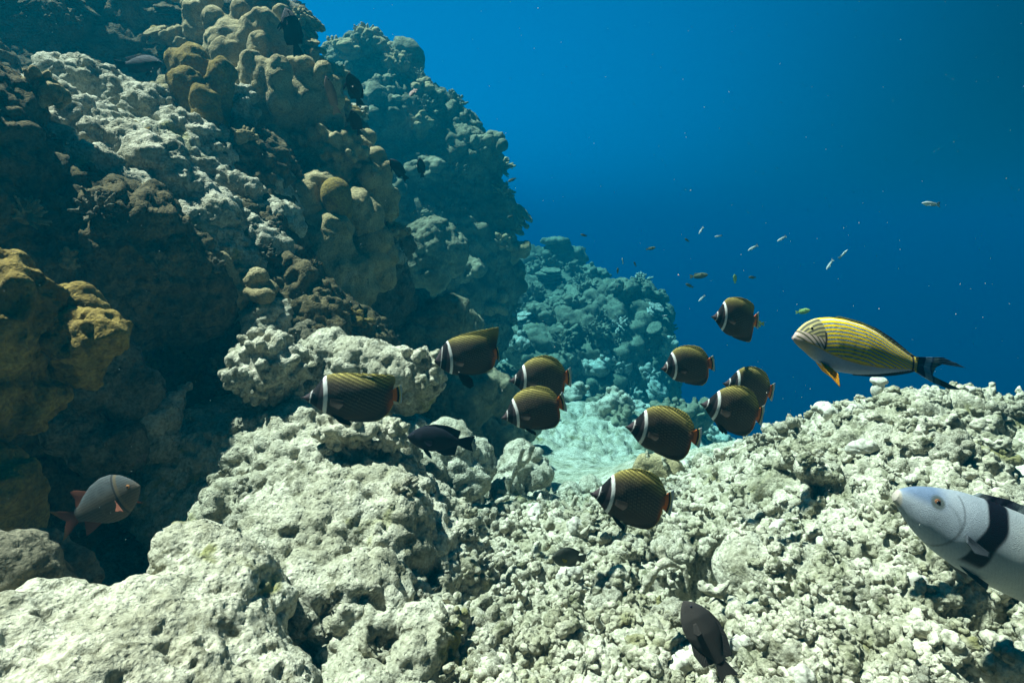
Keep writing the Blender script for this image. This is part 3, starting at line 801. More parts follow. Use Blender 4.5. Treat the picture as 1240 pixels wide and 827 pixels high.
# low coral clumps down in the channel and over the far floor
def clump(seed):
    rs = np.random.default_rng(seed)
    f = Field((-.16, -.16, -.10), (.16, .16, .16), .008)
    for j in range(7):
        f.blob(rs.normal(size=3) * (.04, .04, .02), rs.uniform(.03, .055), .015)
    for j in range(18):
        v = rs.normal(size=3); v[2] = abs(v[2]); v /= np.linalg.norm(v)
        f.rod(v * .05, v * rs.uniform(.08, .12), .013, .011, .01)
    V, F = f.mesh()
    return rough(V, F, [('n', .06, .02), ('k', .03, .012), ('n', .015, .004)], seed)  , F
CL = [clump(900 + i) for i in range(4)]
cm = []
rs = np.random.default_rng(21)
far_bvh = tri_bvh([seabed], 9.0)
n = 0
while n < 46:
    y_ = rs.uniform(3.3, 7.0)
    x_ = rs.uniform(-.25, .42) * y_
    if sand_mask(np.array([x_]), np.array([y_]))[0] > .35: continue
    hgt = far_bvh.ray_cast(Vector((x_, y_, 3)), Vector((0, 0, -1)))[0]
    if hgt is None: continue
    k = n % 4
    if n < 4:
        o = link_mesh('coral_clump', CL[k][0], CL[k][1], [M_FAR, M_ROCK][k % 2]); cm.append(o)
    else:
        o = cm[k].copy(); COL.objects.link(o)
    o.location = hgt + Vector((0, 0, .02)); o.rotation_euler = (0, 0, rs.uniform(0, 6.28)); sc = rs.uniform(.6, 1.5) * (1 + .08 * y_)
    o.scale = (sc, sc, sc * rs.uniform(.6, 1.1))
    tag(o, 'low knobbly coral clump on the teal floor of the channel beyond the rubble', 'coral', 'coral clumps on the channel floor')
    n += 1

def plate(seed):
    rs = np.random.default_rng(seed)
    f = Field((-.16, -.16, -.10), (.16, .16, .14), .007)
    f.blob((0, 0, -.03), (.04, .04, .06), .02)
    for j in range(5):
        a = rs.uniform(0, 6.28); q = rs.uniform(0, .05)
        f.blob((math.cos(a) * q, math.sin(a) * q, .01 + .022 * j), (rs.uniform(.06, .10), rs.uniform(.05, .09), .011), .006)
    V, F = f.mesh()
    return rough(V, F, [('n', .05, .012), ('k', .018, .006)], seed), F
def twigs(seed):
    rs = np.random.default_rng(seed)
    f = Field((-.16, -.16, -.10), (.16, .16, .18), .006)
    f.blob((0, 0, -.01), (.04, .04, .03), .01)
    for j in range(34):
        v = rs.normal(size=3); v[2] = abs(v[2]) + .3; v /= np.linalg.norm(v)
        e = v * rs.uniform(.08, .13)
        f.rod(v * .02, e, .011, .007, .006)
        w = v + rs.normal(size=3) * .6
        f.rod(v * .06, v * .06 + w / np.linalg.norm(w) * .045, .008, .006, .005)
    V, F = f.mesh()
    return rough(V, F, [('n', .03, .005), ('n', .012, .002)], seed), F
def lobes(seed):
    rs = np.random.default_rng(seed)
    f = Field((-.18, -.18, -.10), (.18, .18, .20), .0065)
    f.blob((0, 0, -.02), (.07, .06, .05), .02)
    for j in range(9):
        v = rs.normal(size=3) * (1, 1, .5); v[2] = abs(v[2]) + .5; v /= np.linalg.norm(v)
        f.rod(v * .03, v * rs.uniform(.08, .12), rs.uniform(.026, .034), rs.uniform(.024, .036), .007)
    V, F = f.mesh()
    return rough(V, F, [('n', .07, .012), ('r', .05, .006), ('n', .025, .003)], seed), F
KINDS = CL + [plate(950), plate(951), twigs(952), twigs(953), twigs(954), lobes(960), lobes(961), lobes(962)]
cache = {}
def grow_on(host, n, lo, hi, mats, seed, label, group, up=0.1, cls=range(9), cat='coral', sink=.02, cond=None):
    """settle small colonies on the side of a rock that faces the open water"""
    rs = np.random.default_rng(seed)
    me = host.data
    v = np.empty(len(me.vertices) * 3, np.float32); me.vertices.foreach_get('co', v); v = v.reshape(-1, 3) + np.array(host.location)
    nn = np.empty(len(me.vertices) * 3, np.float32); me.vertices.foreach_get('normal', nn); nn = nn.reshape(-1, 3)
    vd = v / np.linalg.norm(v, axis=1)[:, None]
    ok = ((nn * vd).sum(1) < -.05) & (nn[:, 2] > up)
    px = 620 + F_PX * v[:, 0] / (v @ CAM[1]); py = 413.5 - F_PX * (v @ CAM[2]) / (v @ CAM[1])
    ok &= (px > -60) & (px < 1300) & (py > -40) & (py < 860) & (v @ CAM[1] > .3)
    if cond is not None: ok &= cond(v, px, py)
    ids = np.nonzero(ok)[0]
    if len(ids) == 0: return
    done = []
    for _ in range(n * 8):
        if len(done) >= n: break
        i = int(rs.choice(ids)); p = v[i]; sc = rs.uniform(lo, hi)
        if any(np.linalg.norm(p - q_) < .11 * (sc + s_) * .7 for q_, s_ in done): continue
        done.append((p, sc))
        k = int(rs.choice(list(cls))); m_ = mats[int(rs.integers(len(mats)))]
        if (k, m_.name) not in cache:
            o = link_mesh('coral_colony', KINDS[k][0], KINDS[k][1], m_); cache[(k, m_.name)] = o.data
        else:
            o = bpy.data.objects.new('coral_colony', cache[(k, m_.name)]); COL.objects.link(o)
        nv_ = Vector(nn[i]).lerp(Vector((0, 0, 1)), .45).normalized()
        M = (nv_.to_track_quat('Z', 'Y').to_matrix() @ Matrix.Rotation(rs.uniform(0, 6.28), 3, 'Z')).to_4x4() @ Matrix.Diagonal((sc * rs.uniform(.8, 1.2), sc, sc * rs.uniform(.7, 1.1), 1))
        M.translation = Vector(p) - nv_ * .02 * sc
        o.matrix_world = M
        tag(o, label, cat, group)
DOMES = (9, 10, 11)
byname = {}
for o_ in ROCKS: byname.setdefault(o_.name.split('.')[0], []).append(o_)
grow_on(byname['reef_pinnacle'][0], 75, .7, 1.9, [M_FAR, M_FAR, M_CORAL], 1, 'small coral colony growing on the side of the tall hazy pinnacle', 'coral colonies on the tall pinnacle', up=-.1)
ms = byname['coral_mound']
grow_on(ms[1], 26, 1.1, 2.4, [M_FAR], 2, 'small coral colony on the hazy rounded mound', 'coral colonies on the hazy rounded mound', up=0)
grow_on(ms[2], 36, 1.0, 2.2, [M_FAR, M_ROCK], 3, 'small coral colony on the broad teal mound', 'coral colonies on the broad teal mound', up=0)
grow_on(byname['reef_outcrop'][0], 34, .45, 1.1, [M_CORAL, M_CORAL, M_MUST], 14, 'rounded lobed coral head on the outcrop below the fat finger corals', 'rounded coral heads on the outcrop', up=-.2, cls=DOMES)
grow_on(byname['reef_wall'][0], 14, .35, .8, [M_CORAL, M_MUST], 15, 'rounded lobed coral head on the near wall', 'rounded coral heads on the near wall', up=.0, cls=DOMES, cond=lambda v, px, py: (px > 120) & (py < 480))
grow_on(byname['reef_pinnacle'][0], 22, 1.0, 2.0, [M_FAR, M_CORAL], 16, 'rounded lobed coral head on the tall hazy pinnacle', 'rounded coral heads on the pinnacle', up=-.1, cls=DOMES)
grow_on(byname['reef_outcrop'][0], 50, .35, .75, [M_CORAL, M_WALL, M_ROCK], 4, 'small brown coral colony on the shaded outcrop between the lobed corals', 'small corals on the outcrop', up=-.1)
grow_on(byname['reef_wall'][0], 46, .25, .6, [M_WALL, M_DARK, M_CORAL], 5, 'small turf grown coral colony on the near wall and its sunlit terrace', 'small corals on the near wall', up=.15, cls=(0, 1, 2, 3, 6, 7))
grow_on(byname['upper_reef_wall'][0], 24, .4, .9, [M_DARK], 6, 'dim coral colony on the dark upper wall', 'corals on the dark upper wall', up=-.1)
grow_on(byname['reef_slope'][0], 26, .18, .40, [M_ROCK, M_RUBBLE], 7, 'little crusty coral nub growing on the pale slope', 'coral nubs on the pale slope', up=.0, cls=(0, 1, 2, 3))
grow_on(seabed, 42, .25, .55, [M_RUBBLE, M_ROCK, M_RUBBLE], 8, 'knobbly coral lump rising a little above the sunlit rubble', 'coral lumps in the rubble', up=.3, cls=(0, 1, 2, 3),
        cond=lambda v, px, py: (v[:, 1] < 2.0) & (px > 560))
print('grown', round(time.time() - T0, 1))

# ------------------------------------------------------------------ fish
def fish_mat(name, rough_=0.55, spec=0.10, grain=400):
    m = bpy.data.materials.new(name)
    m.use_nodes = True
    nt = m.node_tree
    b = nt.nodes['Principled BSDF']
    b.inputs['Roughness'].default_value = rough_
    b.inputs['Specular IOR Level'].default_value = spec
    a = node(nt, 'ShaderNodeVertexColor', layer_name='pattern')
    tc = node(nt, 'ShaderNodeTexCoord')
    n = node(nt, 'ShaderNodeTexNoise')
    n.inputs['Scale'].default_value = 90
    n.inputs['Detail'].default_value = 3
    nt.links.new(tc.outputs['Object'], n.inputs['Vector'])
    mr = node(nt, 'ShaderNodeMapRange')
    mr.inputs[3].default_value = 0.82
    mr.inputs[4].default_value = 1.12
    nt.links.new(n.outputs[0], mr.inputs[0])
    mx = node(nt, 'ShaderNodeMix', data_type='RGBA', blend_type='MULTIPLY')
    mx.inputs[0].default_value = 1
    nt.links.new(a.outputs[0], mx.inputs[6])
    nt.links.new(mr.outputs[0], mx.inputs[7])
    nt.links.new(mx.outputs[2], b.inputs['Base Color'])
    v = node(nt, 'ShaderNodeTexVoronoi')
    v.inputs['Scale'].default_value = grain
    nt.links.new(tc.outputs['Object'], v.inputs['Vector'])
    bm = node(nt, 'ShaderNodeBump')
    bm.inputs['Strength'].default_value = 0.5
    bm.inputs['Distance'].default_value = 0.001
    nt.links.new(v.outputs['Distance'], bm.inputs['Height'])
    nt.links.new(bm.outputs[0], b.inputs['Normal'])
    return m
M_SKIN = fish_mat('fish_skin')
M_FIN = fish_mat('fish_fin', 0.6, 0.08)
def flat_mat(name, c, r=0.2, spec=0.6):
    m = bpy.data.materials.new(name); m.use_nodes = True
    b = m.node_tree.nodes['Principled BSDF']
    n = node(m.node_tree, 'ShaderNodeTexNoise'); n.inputs['Scale'].default_value = 300
    mx = node(m.node_tree, 'ShaderNodeMix', data_type='RGBA'); mx.inputs[6].default_value = (*c, 1); mx.inputs[7].default_value = (*[x * .8 for x in c], 1)
    m.node_tree.links.new(n.outputs[0], mx.inputs[0]); m.node_tree.links.new(mx.outputs[2], b.inputs['Base Color'])
    b.inputs['Roughness'].default_value = r; b.inputs['Specular IOR Level'].default_value = spec
    return m
M_PUPIL = flat_mat('fish_pupil', (0.006, 0.006, 0.008))

def curve(pts, n, lo=None, hi=None, smooth=2):
    p = np.array(pts, float)
    x = np.linspace(p[0, 0] if lo is None else lo, p[-1, 0] if hi is None else hi, n)
    # monotone cubic-like: dense linear then blur
    X = np.linspace(x[0], x[-1], 400)
    Y = np.interp(X, p[:, 0], p[:, 1])
    k = np.ones(13) / 13
    for _ in range(smooth):
        Yp = np.concatenate([np.full(6, Y[0]) - (np.arange(6, 0, -1)) * (Y[1] - Y[0]), Y, np.full(6, Y[-1]) + np.arange(1, 7) * (Y[-1] - Y[-2])])
        Y = np.convolve(Yp, k, 'valid')
    return x, np.interp(x, X, Y)

class Fish:
    """unit fish: nose at x=0, tail tip at x=1, z up, swimming to -x; colour(x, z, what) gives linear rgb"""
    def __init__(s, colour, bend=0.0):
        s.parts = []; s.colour = colour; s.bend = bend
    def _bend(s, V):
        V = V.copy()
        t = np.clip(V[:, 0] - .35, 0, None)
        V[:, 1] += s.bend * t ** 2
        return V
    def body(s, top, bot, width, nu=150, nv=96, p=1.25, name='body', mat=None):
        s.nv = nv
        x0, x1 = top[0][0], top[-1][0]
        u = (1 - np.cos(np.linspace(0, 1, nu) * math.pi)) / 2
        u = 0.6 * np.linspace(0, 1, nu) + 0.4 * u
        X = x0 + (x1 - x0) * u
        xt, zt = curve(top, 400); zt = np.interp(X, xt, zt)
        xb, zb = curve(bot, 400); zb = np.interp(X, xb, zb)
        xw, w = curve(width, 400); w = np.clip(np.interp(X, xw, w), .001, None)
        h = np.maximum((zt - zb) / 2, .002); m = (zt + zb) / 2
        a = np.linspace(0, 2 * math.pi, nv, endpoint=False)
        ca, sa = np.cos(a), np.sin(a)
        Y = w[:, None] * (np.sign(ca) * np.abs(ca) ** p)[None]
        Z = m[:, None] + h[:, None] * sa[None]
        V = np.stack([np.repeat(X[:, None], nv, 1), Y, Z], -1).reshape(-1, 3)
        i = np.arange(nu * nv).reshape(nu, nv)
        F = np.stack([i[:-1], np.roll(i, -1, 1)[:-1], np.roll(i, -1, 1)[1:], i[1:]], -1).reshape(-1, 4)
        # end caps
        V = np.vstack([V, [[X[0] - .001, 0, m[0]], [X[-1] + .001, 0, m[-1]]]])
        c0, c1 = len(V) - 2, len(V) - 1
        r0, r1 = i[0], i[-1]
        F = np.vstack([F, np.stack([np.roll(r0, -1), r0, np.full(nv, c0), np.full(nv, c0)], -1)[:0]])
        s.caps = None
        s.w = (X, w); s.h = (X, zt, zb)
        col = s.colour(V[:, 0], V[:, 2], 'body')
        s.parts.append((name, V, F, col, mat or M_SKIN, None))
        return s
    def width_at(s, x):
        return np.interp(x, *s.w)
    def fin(s, name, root, tip, col='fin', t0=.006, t1=.0015, nu=60, nv=26, y=0.0, splay=0.0, ray=0.12, nray=22, smooth=1):
        """root and tip: polylines of (x, z) from front to back; a thin wedge between them"""
        def samp(pl, n):
            p = np.array(pl, float)
            d = np.concatenate([[0], np.cumsum(np.linalg.norm(np.diff(p, axis=0), axis=1))]); d /= d[-1]
            t = np.linspace(0, 1, n)
            q = np.stack([np.interp(t, d, p[:, 0]), np.interp(t, d, p[:, 1])], 1)
            for _ in range(smooth):
                q[1:-1] = (q[:-2] + q[1:-1] * 2 + q[2:]) / 4
            return q
        a, b = samp(root, nu), samp(tip, nu)
        v = np.linspace(0, 1, nv)[None, :, None]
        q = a[:, None] * (1 - v) + b[:, None] * v
        rayp = np.cos(np.linspace(0, nray * 2 * math.pi, nu))[:, None]
        t = (t0 + (t1 - t0) * v[..., 0]) * (1 + .35 * rayp)
        yy = y + splay * v[..., 0]
        A = np.stack([q[..., 0], yy - t, q[..., 1]], -1).reshape(-1, 3)
        B = np.stack([q[..., 0], yy + t, q[..., 1]], -1).reshape(-1, 3)
        i = np.arange(nu * nv).reshape(nu, nv); n = nu * nv
        F = [np.stack([i[:-1, :-1], i[:-1, 1:], i[1:, 1:], i[1:, :-1]], -1).reshape(-1, 4)]
        F.append(F[0][:, ::-1] + n)
        ring = np.concatenate([i[0], i[1:, -1], i[-1, -2::-1], i[-2:0:-1, 0]])
        r2 = np.roll(ring, -1)
        F.append(np.stack([ring, ring + n, r2 + n, r2], -1))
        V = np.vstack([A, B])
        c = s.colour(V[:, 0], V[:, 2], col)
        rr_ = np.tile(np.broadcast_to(rayp, (nu, nv)).ravel(), 2)[:, None]
        c = c * (1 + ray * rr_)
        s.parts.append((name, V, np.vstack(F), c, M_FIN, None))
        return s
    def eye(s, x, z, r, iris=(0.5, 0.45, 0.3)):
        w = float(s.width_at(x))
        X, zt, zb = s.h
        m_ = (np.interp(x, X, zt) + np.interp(x, X, zb)) / 2; hh = (np.interp(x, X, zt) - np.interp(x, X, zb)) / 2
        sn = np.clip((z - m_) / hh, -.98, .98)
        yw = w * (1 - sn ** 2) ** .62
        s.eyes = (x, z, r, yw, iris)
        return s
    def build(s, name, label, cat, group=None):
        root = bpy.data.objects.new(name, None); COL.objects.link(root)
        root.empty_display_size = .02
        tag(root, label, cat, group)
        for nm, V, F, col, mat, _ in s.parts:
            V = s._bend(V) - np.array([.5, 0, 0])
            if nm == 'body':
                nv = s.nv
                # close nose and tail ends with fans made of quads
                n = len(V) - 2
                r0 = np.arange(0, nv); r1 = np.arange(n - nv, n)
                k = nv // 2
                cap = []
                for r in (r0, r1[::-1]):
                    for j in range(k - 1):
                        cap.append([r[j], r[j + 1], r[nv - 2 - j], r[nv - 1 - j]][::-1])
                F = np.vstack([F, np.array(cap)])
                V = V[:n]; col = col[:n]
            link_mesh(nm, V, F, mat, parent=root, col=np.clip(col, 0, 1))
        if hasattr(s, 'eyes'):
            x, z, r, yw, iris = s.eyes
            for sd_ in (-1, 1):
                for nm, rr2, yy, c in (('eye', r, yw - r * .25, iris), ('pupil', r * .58, yw + r * .12, (0.006, 0.006, 0.008))):
                    a, b_ = np.meshgrid(np.linspace(0, 2 * math.pi, 24, endpoint=False), np.linspace(0.02, math.pi - .02, 14))
                    E = np.stack([rr2 * np.sin(b_) * np.cos(a), rr2 * .55 * np.cos(b_), rr2 * np.sin(b_) * np.sin(a)], -1).reshape(-1, 3)
                    i = np.arange(E.shape[0]).reshape(14, 24)
                    F = np.stack([i[:-1], np.roll(i, -1, 1)[:-1], np.roll(i, -1, 1)[1:], i[1:]], -1).reshape(-1, 4)
                    E = s._bend(E + np.array([x, sd_ * yy, z])) - np.array([.5, 0, 0])
                    if nm == 'eye':
                        eo = link_mesh('eye', E, F, M_SKIN, parent=root, col=np.broadcast_to(np.array(c), (len(E), 3)))
                    else:
                        link_mesh('pupil', E, F, M_PUPIL, parent=eo)
        return root

def place(root, cx, cy, d, length_px, tilt=0.0, yaw=0.0, roll=0.0):
    """centre pixel, depth, length in px when seen square on; tilt raises the nose"""
    L = R(length_px, d)
    cm = Matrix([[CAM[0][i] for i in range(3)], [CAM[1][i] for i in range(3)], [CAM[2][i] for i in range(3)]]).transposed()
    m = cm @ Matrix.Rotation(math.radians(tilt), 3, 'Y') @ Matrix.Rotation(math.radians(yaw), 3, 'Z') @ Matrix.Rotation(math.radians(roll), 3, 'X')
    M = m.to_4x4() @ Matrix.Scale(L, 4)
    M.translation = Vector(P(cx, cy, d))
    root.matrix_world = M
    return root

def copy_fish(root, label, group=None):
    r = root.copy(); COL.objects.link(r)
    for ch in list(root.children):
        c = ch.copy(); COL.objects.link(c); c.parent = r
        for g in ch.children:
            g2 = g.copy(); COL.objects.link(g2); g2.parent = c
    r['label'] = label
    if group: r['group'] = group
    return r

def mixc(a, b, f):
    f = np.clip(f, 0, 1)[:, None]
    return np.asarray(a) * (1 - f) + np.asarray(b) * f
def sst(x, a, b):
    t = np.clip((x - a) / (b - a), 0, 1)
    return t * t * (3 - 2 * t)

# redtail butterflyfish pattern
def butterfly_colour(top_pts, bot_pts):
    tx, tz = curve(top_pts, 300); bx, bz = curve(bot_pts, 300)
    def f(x, z, what):
        n = len(x)
        zt, zb = np.interp(x, tx, tz), np.interp(x, bx, bz)
        c = np.tile(np.array([0.050, 0.038, 0.026]), (n, 1))
        v = (z - zb) / np.maximum(zt - zb, .01)
        up = sst(v + (x - .5) * .30, .66, 1.06)
        c = mixc(c, (0.30, 0.25, 0.06), up * .9)
        # rows of scale spots that run up and back, bent into chevrons
        a = (z * 1.0 + x * .50) * 2 * math.pi / .036
        b = (x * 1.0 - z * .45) * 2 * math.pi / .020
        dots = sst(np.sin(a) * .75 + np.sin(b) * .5, .15, .95)
        zone = sst(x, .24, .36) * (1 - sst(x, .78, .86)) * sst(v, .12, .40)
        c = c * (1 + 2.2 * dots * zone)[:, None]
        c = mixc(c, c * .55, zone * sst(-np.sin(a), .1, .9) * .8)
        # rear of anal fin and tail base turn rusty
        c = mixc(c, (0.30, 0.07, 0.015), sst(x, .76, .88) * sst(.12 - z, 0, .10) * .6)
        # head
        lx = .232 + .06 * (z) - .55 * (z + .02) ** 2
        c = mixc(c, (0.055, 0.040, 0.042), 1 - sst(x, lx - .010, lx))
        c = mixc(c, (0.80, 0.80, 0.74), sst(x, lx - .024, lx - .018) * (1 - sst(x, lx + .014, lx + .020)))
        ex = .125 + .22 * z
        c = mixc(c, (0.006, 0.006, 0.007), sst(x, ex - .032, ex - .026) * (1 - sst(x, ex + .034, ex + .045)) * (x < lx - .01))
        c = mixc(c, (0.50, 0.50, 0.46), sst(x, ex - .044, ex - .040) * (1 - sst(x, ex - .034, ex - .029)))
        c = mixc(c, (0.015, 0.013, 0.012), 1 - sst(x, .022, .03))
        if what == 'dorsal_fin':
            e = (zt + .018) - z
            c = mixc(c, (0.42, 0.36, 0.10), (1 - sst(e, .006, .012)) * .5)
            c = mixc(c, (0.25, 0.05, 0.02), (1 - sst(e, .003, .008)) * (x < .7))
            c = mixc(c, (0.008, 0.008, 0.01), sst(x, .70, .80) * (1 - sst(e, .004, .012)))
        if what == 'anal_fin':
            c = mixc(c, (0.55, 0.13, 0.02), sst(x, .79, .86) * .7)
            c = mixc(c, (0.60, 0.50, 0.12), (z < zb + .012) * sst(x, .66, .76) * .6)
        if what == 'tail':
            c = np.tile(np.array([0.75, 0.17, 0.02]), (n, 1))
            arc = x + .10 * (z / .12) ** 2 * .25
            c = mixc(c, (0.30, 0.06, 0.03), 1 - sst(x, .80, .84))
            c = mixc(c, (0.010, 0.009, 0.012), sst(arc, .900, .907))
            c = mixc(c, (0.65, 0.55, 0.15), sst(arc, .925, .930))
            c = mixc(c, (0.40, 0.46, 0.46), sst(arc, .934, .942))
        if what == 'black':
            c = np.tile(np.array([0.010, 0.009, 0.010]), (n, 1))
        if what == 'clear':
            c = np.tile(np.array([0.045, 0.036, 0.026]), (n, 1))
        return c
    return f

def butterfly(top, bot, tail, label, bend=0.0, pelvic=None, wid=.075, fan=.12):
    """top and bot are the full outline with the dorsal and anal fins; the body inside is a little smaller"""
    f = Fish(butterfly_colour(top, bot), bend)
    T, B = np.array(top), np.array(bot)
    # body outline: front follows the outline, rear lies inside the fins
    def shrink(Q, k):
        out = []
        for x, z in Q:
            if x > .80: break
            s_ = 1 - k * np.clip((x - .30) / .35, 0, 1) - .10 * np.clip((x - .6) / .2, 0, 1)
            out.append((x, z * s_))
        return out
    bt, bb = shrink(top, .14), shrink(bot, .14)
    bt = [p for p in bt if p[0] < .80] + [(.82, .075), (.86, .052)]
    bb = [p for p in bb if p[0] < .80] + [(.82, -.075), (.86, -.052)]
    f.body(bt, bb, [(0, .012), (.04, .022), (.12, .048), (.22, wid * .92), (.35, wid), (.55, wid * .8), (.72, wid * .45), (.82, .022), (.86, .014)])
    X = np.linspace(.24, T[-1, 0], 40)
    def line(Q, x0):
        Q = [tuple(q) for q in Q if q[0] > x0]
        return [(x0, float(np.interp(x0, *np.array(top if Q[0][1] > 0 else bot).T[:2])))] + Q
    dt = line(top, .26)
    root = [(.26, dt[0][1] * .9), (.45, dt[0][1] * .9), (.65, .20), (.78, .08), (.84, .045)]
    f.fin('dorsal_fin', root, dt, 'dorsal_fin', t0=.014, t1=.002, nu=80, smooth=2)
    at = line(bot, .42)
    root = [(.42, at[0][1] * .85), (.62, -.20), (.78, -.09), (.84, -.045)]
    f.fin('anal_fin', root, at, 'anal_fin', t0=.014, t1=.002, nu=70, smooth=2)
    f.fin('tail_fin', [(.83, .05), (.83, -.05)], tail, 'tail', t0=.012, t1=.0015, nu=50, nray=14)
    if pelvic:
        for sgn in (-1, 1):
            f.fin('pelvic_fin', pelvic[0], pelvic[1], 'black', t0=.006, t1=.002, nu=24, nv=14, y=sgn * .028, splay=sgn * .02, nray=5)
    for sgn in (-1, 1):
        f.fin('pectoral_fin', [(.275, -.01), (.27, -.075)], [(.40, -.03), (.41, -.07), (.36, -.115)], 'clear', t0=.004, t1=.0015, nu=20, nv=14, y=sgn * (wid * .93), splay=sgn * .035, nray=6)
    f.eye(.118, .03, .021, (.03, .03, .03))
    return f.build('butterflyfish', label, 'fish', 'butterflyfish swimming in a loose school over the rubble')

TOP = [(0, .004), (.03, .016), (.06, .035), (.12, .10), (.18, .18), (.24, .245), (.30, .285), (.40, .322), (.52, .332), (.64, .312), (.74, .270), (.80, .205), (.845, .14), (.868, .08), (.868, .05)]
BOT = [(0, -.006), (.03, -.020), (.08, -.055), (.14, -.115), (.20, -.175), (.28, -.225), (.38, -.262), (.48, -.290), (.60, -.312), (.72, -.318), (.79, -.275), (.835, -.20), (.85, -.12), (.85, -.055)]
TAIL = [(.90, .115), (.952, .150), (.963, .07), (.958, 0), (.963, -.07), (.952, -.150), (.90, -.115)]
PEL = ([(.27, -.20), (.36, -.24)], [(.36, -.30), (.42, -.345), (.43, -.30)])
b10 = butterfly(TOP, BOT, TAIL, 'butterflyfish with tail spread, lowest of the school, just above the pale rubble', .10, PEL)
def flock(label, *a, **k):
    o = copy_fish(b10, label); place(o, *a, **k); return o
place(b10, 768, 604, .95, 112, tilt=9, yaw=8)
def wob(Q, s_, a):
    return [(x, z * (1 + a * math.sin(x * 7 + s_))) for x, z in Q]
TAILB = [(.90, .10), (.948, .125), (.96, .05), (.955, 0), (.96, -.06), (.95, -.13), (.90, -.10)]
v2 = butterfly(wob(TOP, 1.0, .04), wob(BOT, 2.0, .05), TAILB, 'butterflyfish in front of the brown boulder at the edge of the sand', -.18, None)
place(v2, 804, 523, 1.04, 100, tilt=9, yaw=10)
v3 = butterfly(wob(TOP, 3.5, .05), wob(BOT, 4.2, .04), TAIL, 'butterflyfish overlapping a half hidden one, lower right of the school', .22, PEL)
place(v3, 890, 497, 1.15, 90, tilt=11, yaw=6)
flock('butterflyfish whose head is hidden by another, farthest right of the school', 909, 470, 1.32, 80, tilt=10, yaw=16)
o = copy_fish(v2, 'butterflyfish with small orange tail, below the topmost one against blue water'); place(o, 833, 443, 1.30, 79, tilt=-5, yaw=22)
flock('butterflyfish in front of an identical one, over the blue green channel', 648, 496, 1.15, 86, tilt=-13, yaw=10)
o = copy_fish(v3, 'butterflyfish half covered by another, over the blue green channel'); place(o, 657, 459, 1.32, 84, tilt=-2, yaw=12)
# the topmost: dorsal and anal fins folded to corners, tail seen edge on
TOP5 = [(0, .004), (.03, .016), (.06, .035), (.12, .10), (.18, .20), (.24, .29), (.30, .33), (.42, .355), (.56, .35), (.68, .325), (.80, .27), (.84, .22), (.82, .10), (.84, .05)]
BOT5 = [(0, -.006), (.03, -.020), (.08, -.06), (.14, -.13), (.20, -.20), (.28, -.26), (.38, -.30), (.50, -.335), (.64, -.365), (.76, -.375), (.80, -.34), (.83, -.20), (.845, -.10), (.85, -.05)]
b5 = butterfly(TOP5, BOT5, TAIL, 'topmost butterflyfish alone against open blue water with square folded fins', .25, None)
place(b5, 894, 386, 1.30, 74, tilt=3, yaw=14)
# the one with hanging black pelvic fins and a sharp raised dorsal corner
TOP2 = [(0, .02), (.03, .05), (.08, .12), (.13, .20), (.20, .265), (.28, .30), (.42, .335), (.60, .36), (.78, .37), (.98, .385), (.97, .30), (.93, .18), (.90, .08), (.86, .04)]
BOT2 = [(0, -.006), (.03, -.040), (.08, -.10), (.14, -.15), (.22, -.20), (.32, -.235), (.45, -.25), (.58, -.255), (.70, -.245), (.80, -.21), (.85, -.15), (.87, -.09), (.88, -.06), (.86, -.04)]
PEL2 = ([(.30, -.20), (.44, -.24)], [(.36, -.36), (.44, -.43), (.50, -.40), (.49, -.30)])
TAIL2 = [(.90, .09), (.93, .11), (.935, .05), (.93, 0), (.935, -.05), (.93, -.10), (.90, -.08)]
b2 = butterfly(TOP2, BOT2, TAIL2, 'butterflyfish with pointed raised dorsal fin and black pelvic fins hanging down', .15, PEL2)
place(b2, 569, 433, 1.30, 86, tilt=-7, yaw=14)
# long looking one in front of the ledge, turned
TOP1 = [(0, .004), (.03, .010), (.06, .03), (.12, .08), (.18, .16), (.22, .205), (.28, .225), (.40, .235), (.55, .225), (.70, .215), (.82, .21), (.88, .19), (.89, .14), (.86, .07), (.86, .04)]
BOT1 = [(0, -.006), (.03, -.020), (.08, -.055), (.14, -.10), (.20, -.145), (.28, -.19), (.38, -.225), (.50, -.25), (.62, -.255), (.72, -.25), (.80, -.20), (.85, -.13), (.87, -.08), (.86, -.04)]
PEL1 = ([(.28, -.17), (.38, -.20)], [(.36, -.25), (.46, -.28), (.46, -.26)])
TAIL1 = [(.91, .08), (.945, .11), (.955, .05), (.95, 0), (.955, -.04), (.945, -.08), (.91, -.06)]
b1 = butterfly(TOP1, BOT1, TAIL1, 'long dusky butterflyfish in front of the knobbly ledge at the left', .10, PEL1)
place(b1, 430, 480, 1.10, 124, tilt=0, yaw=12)

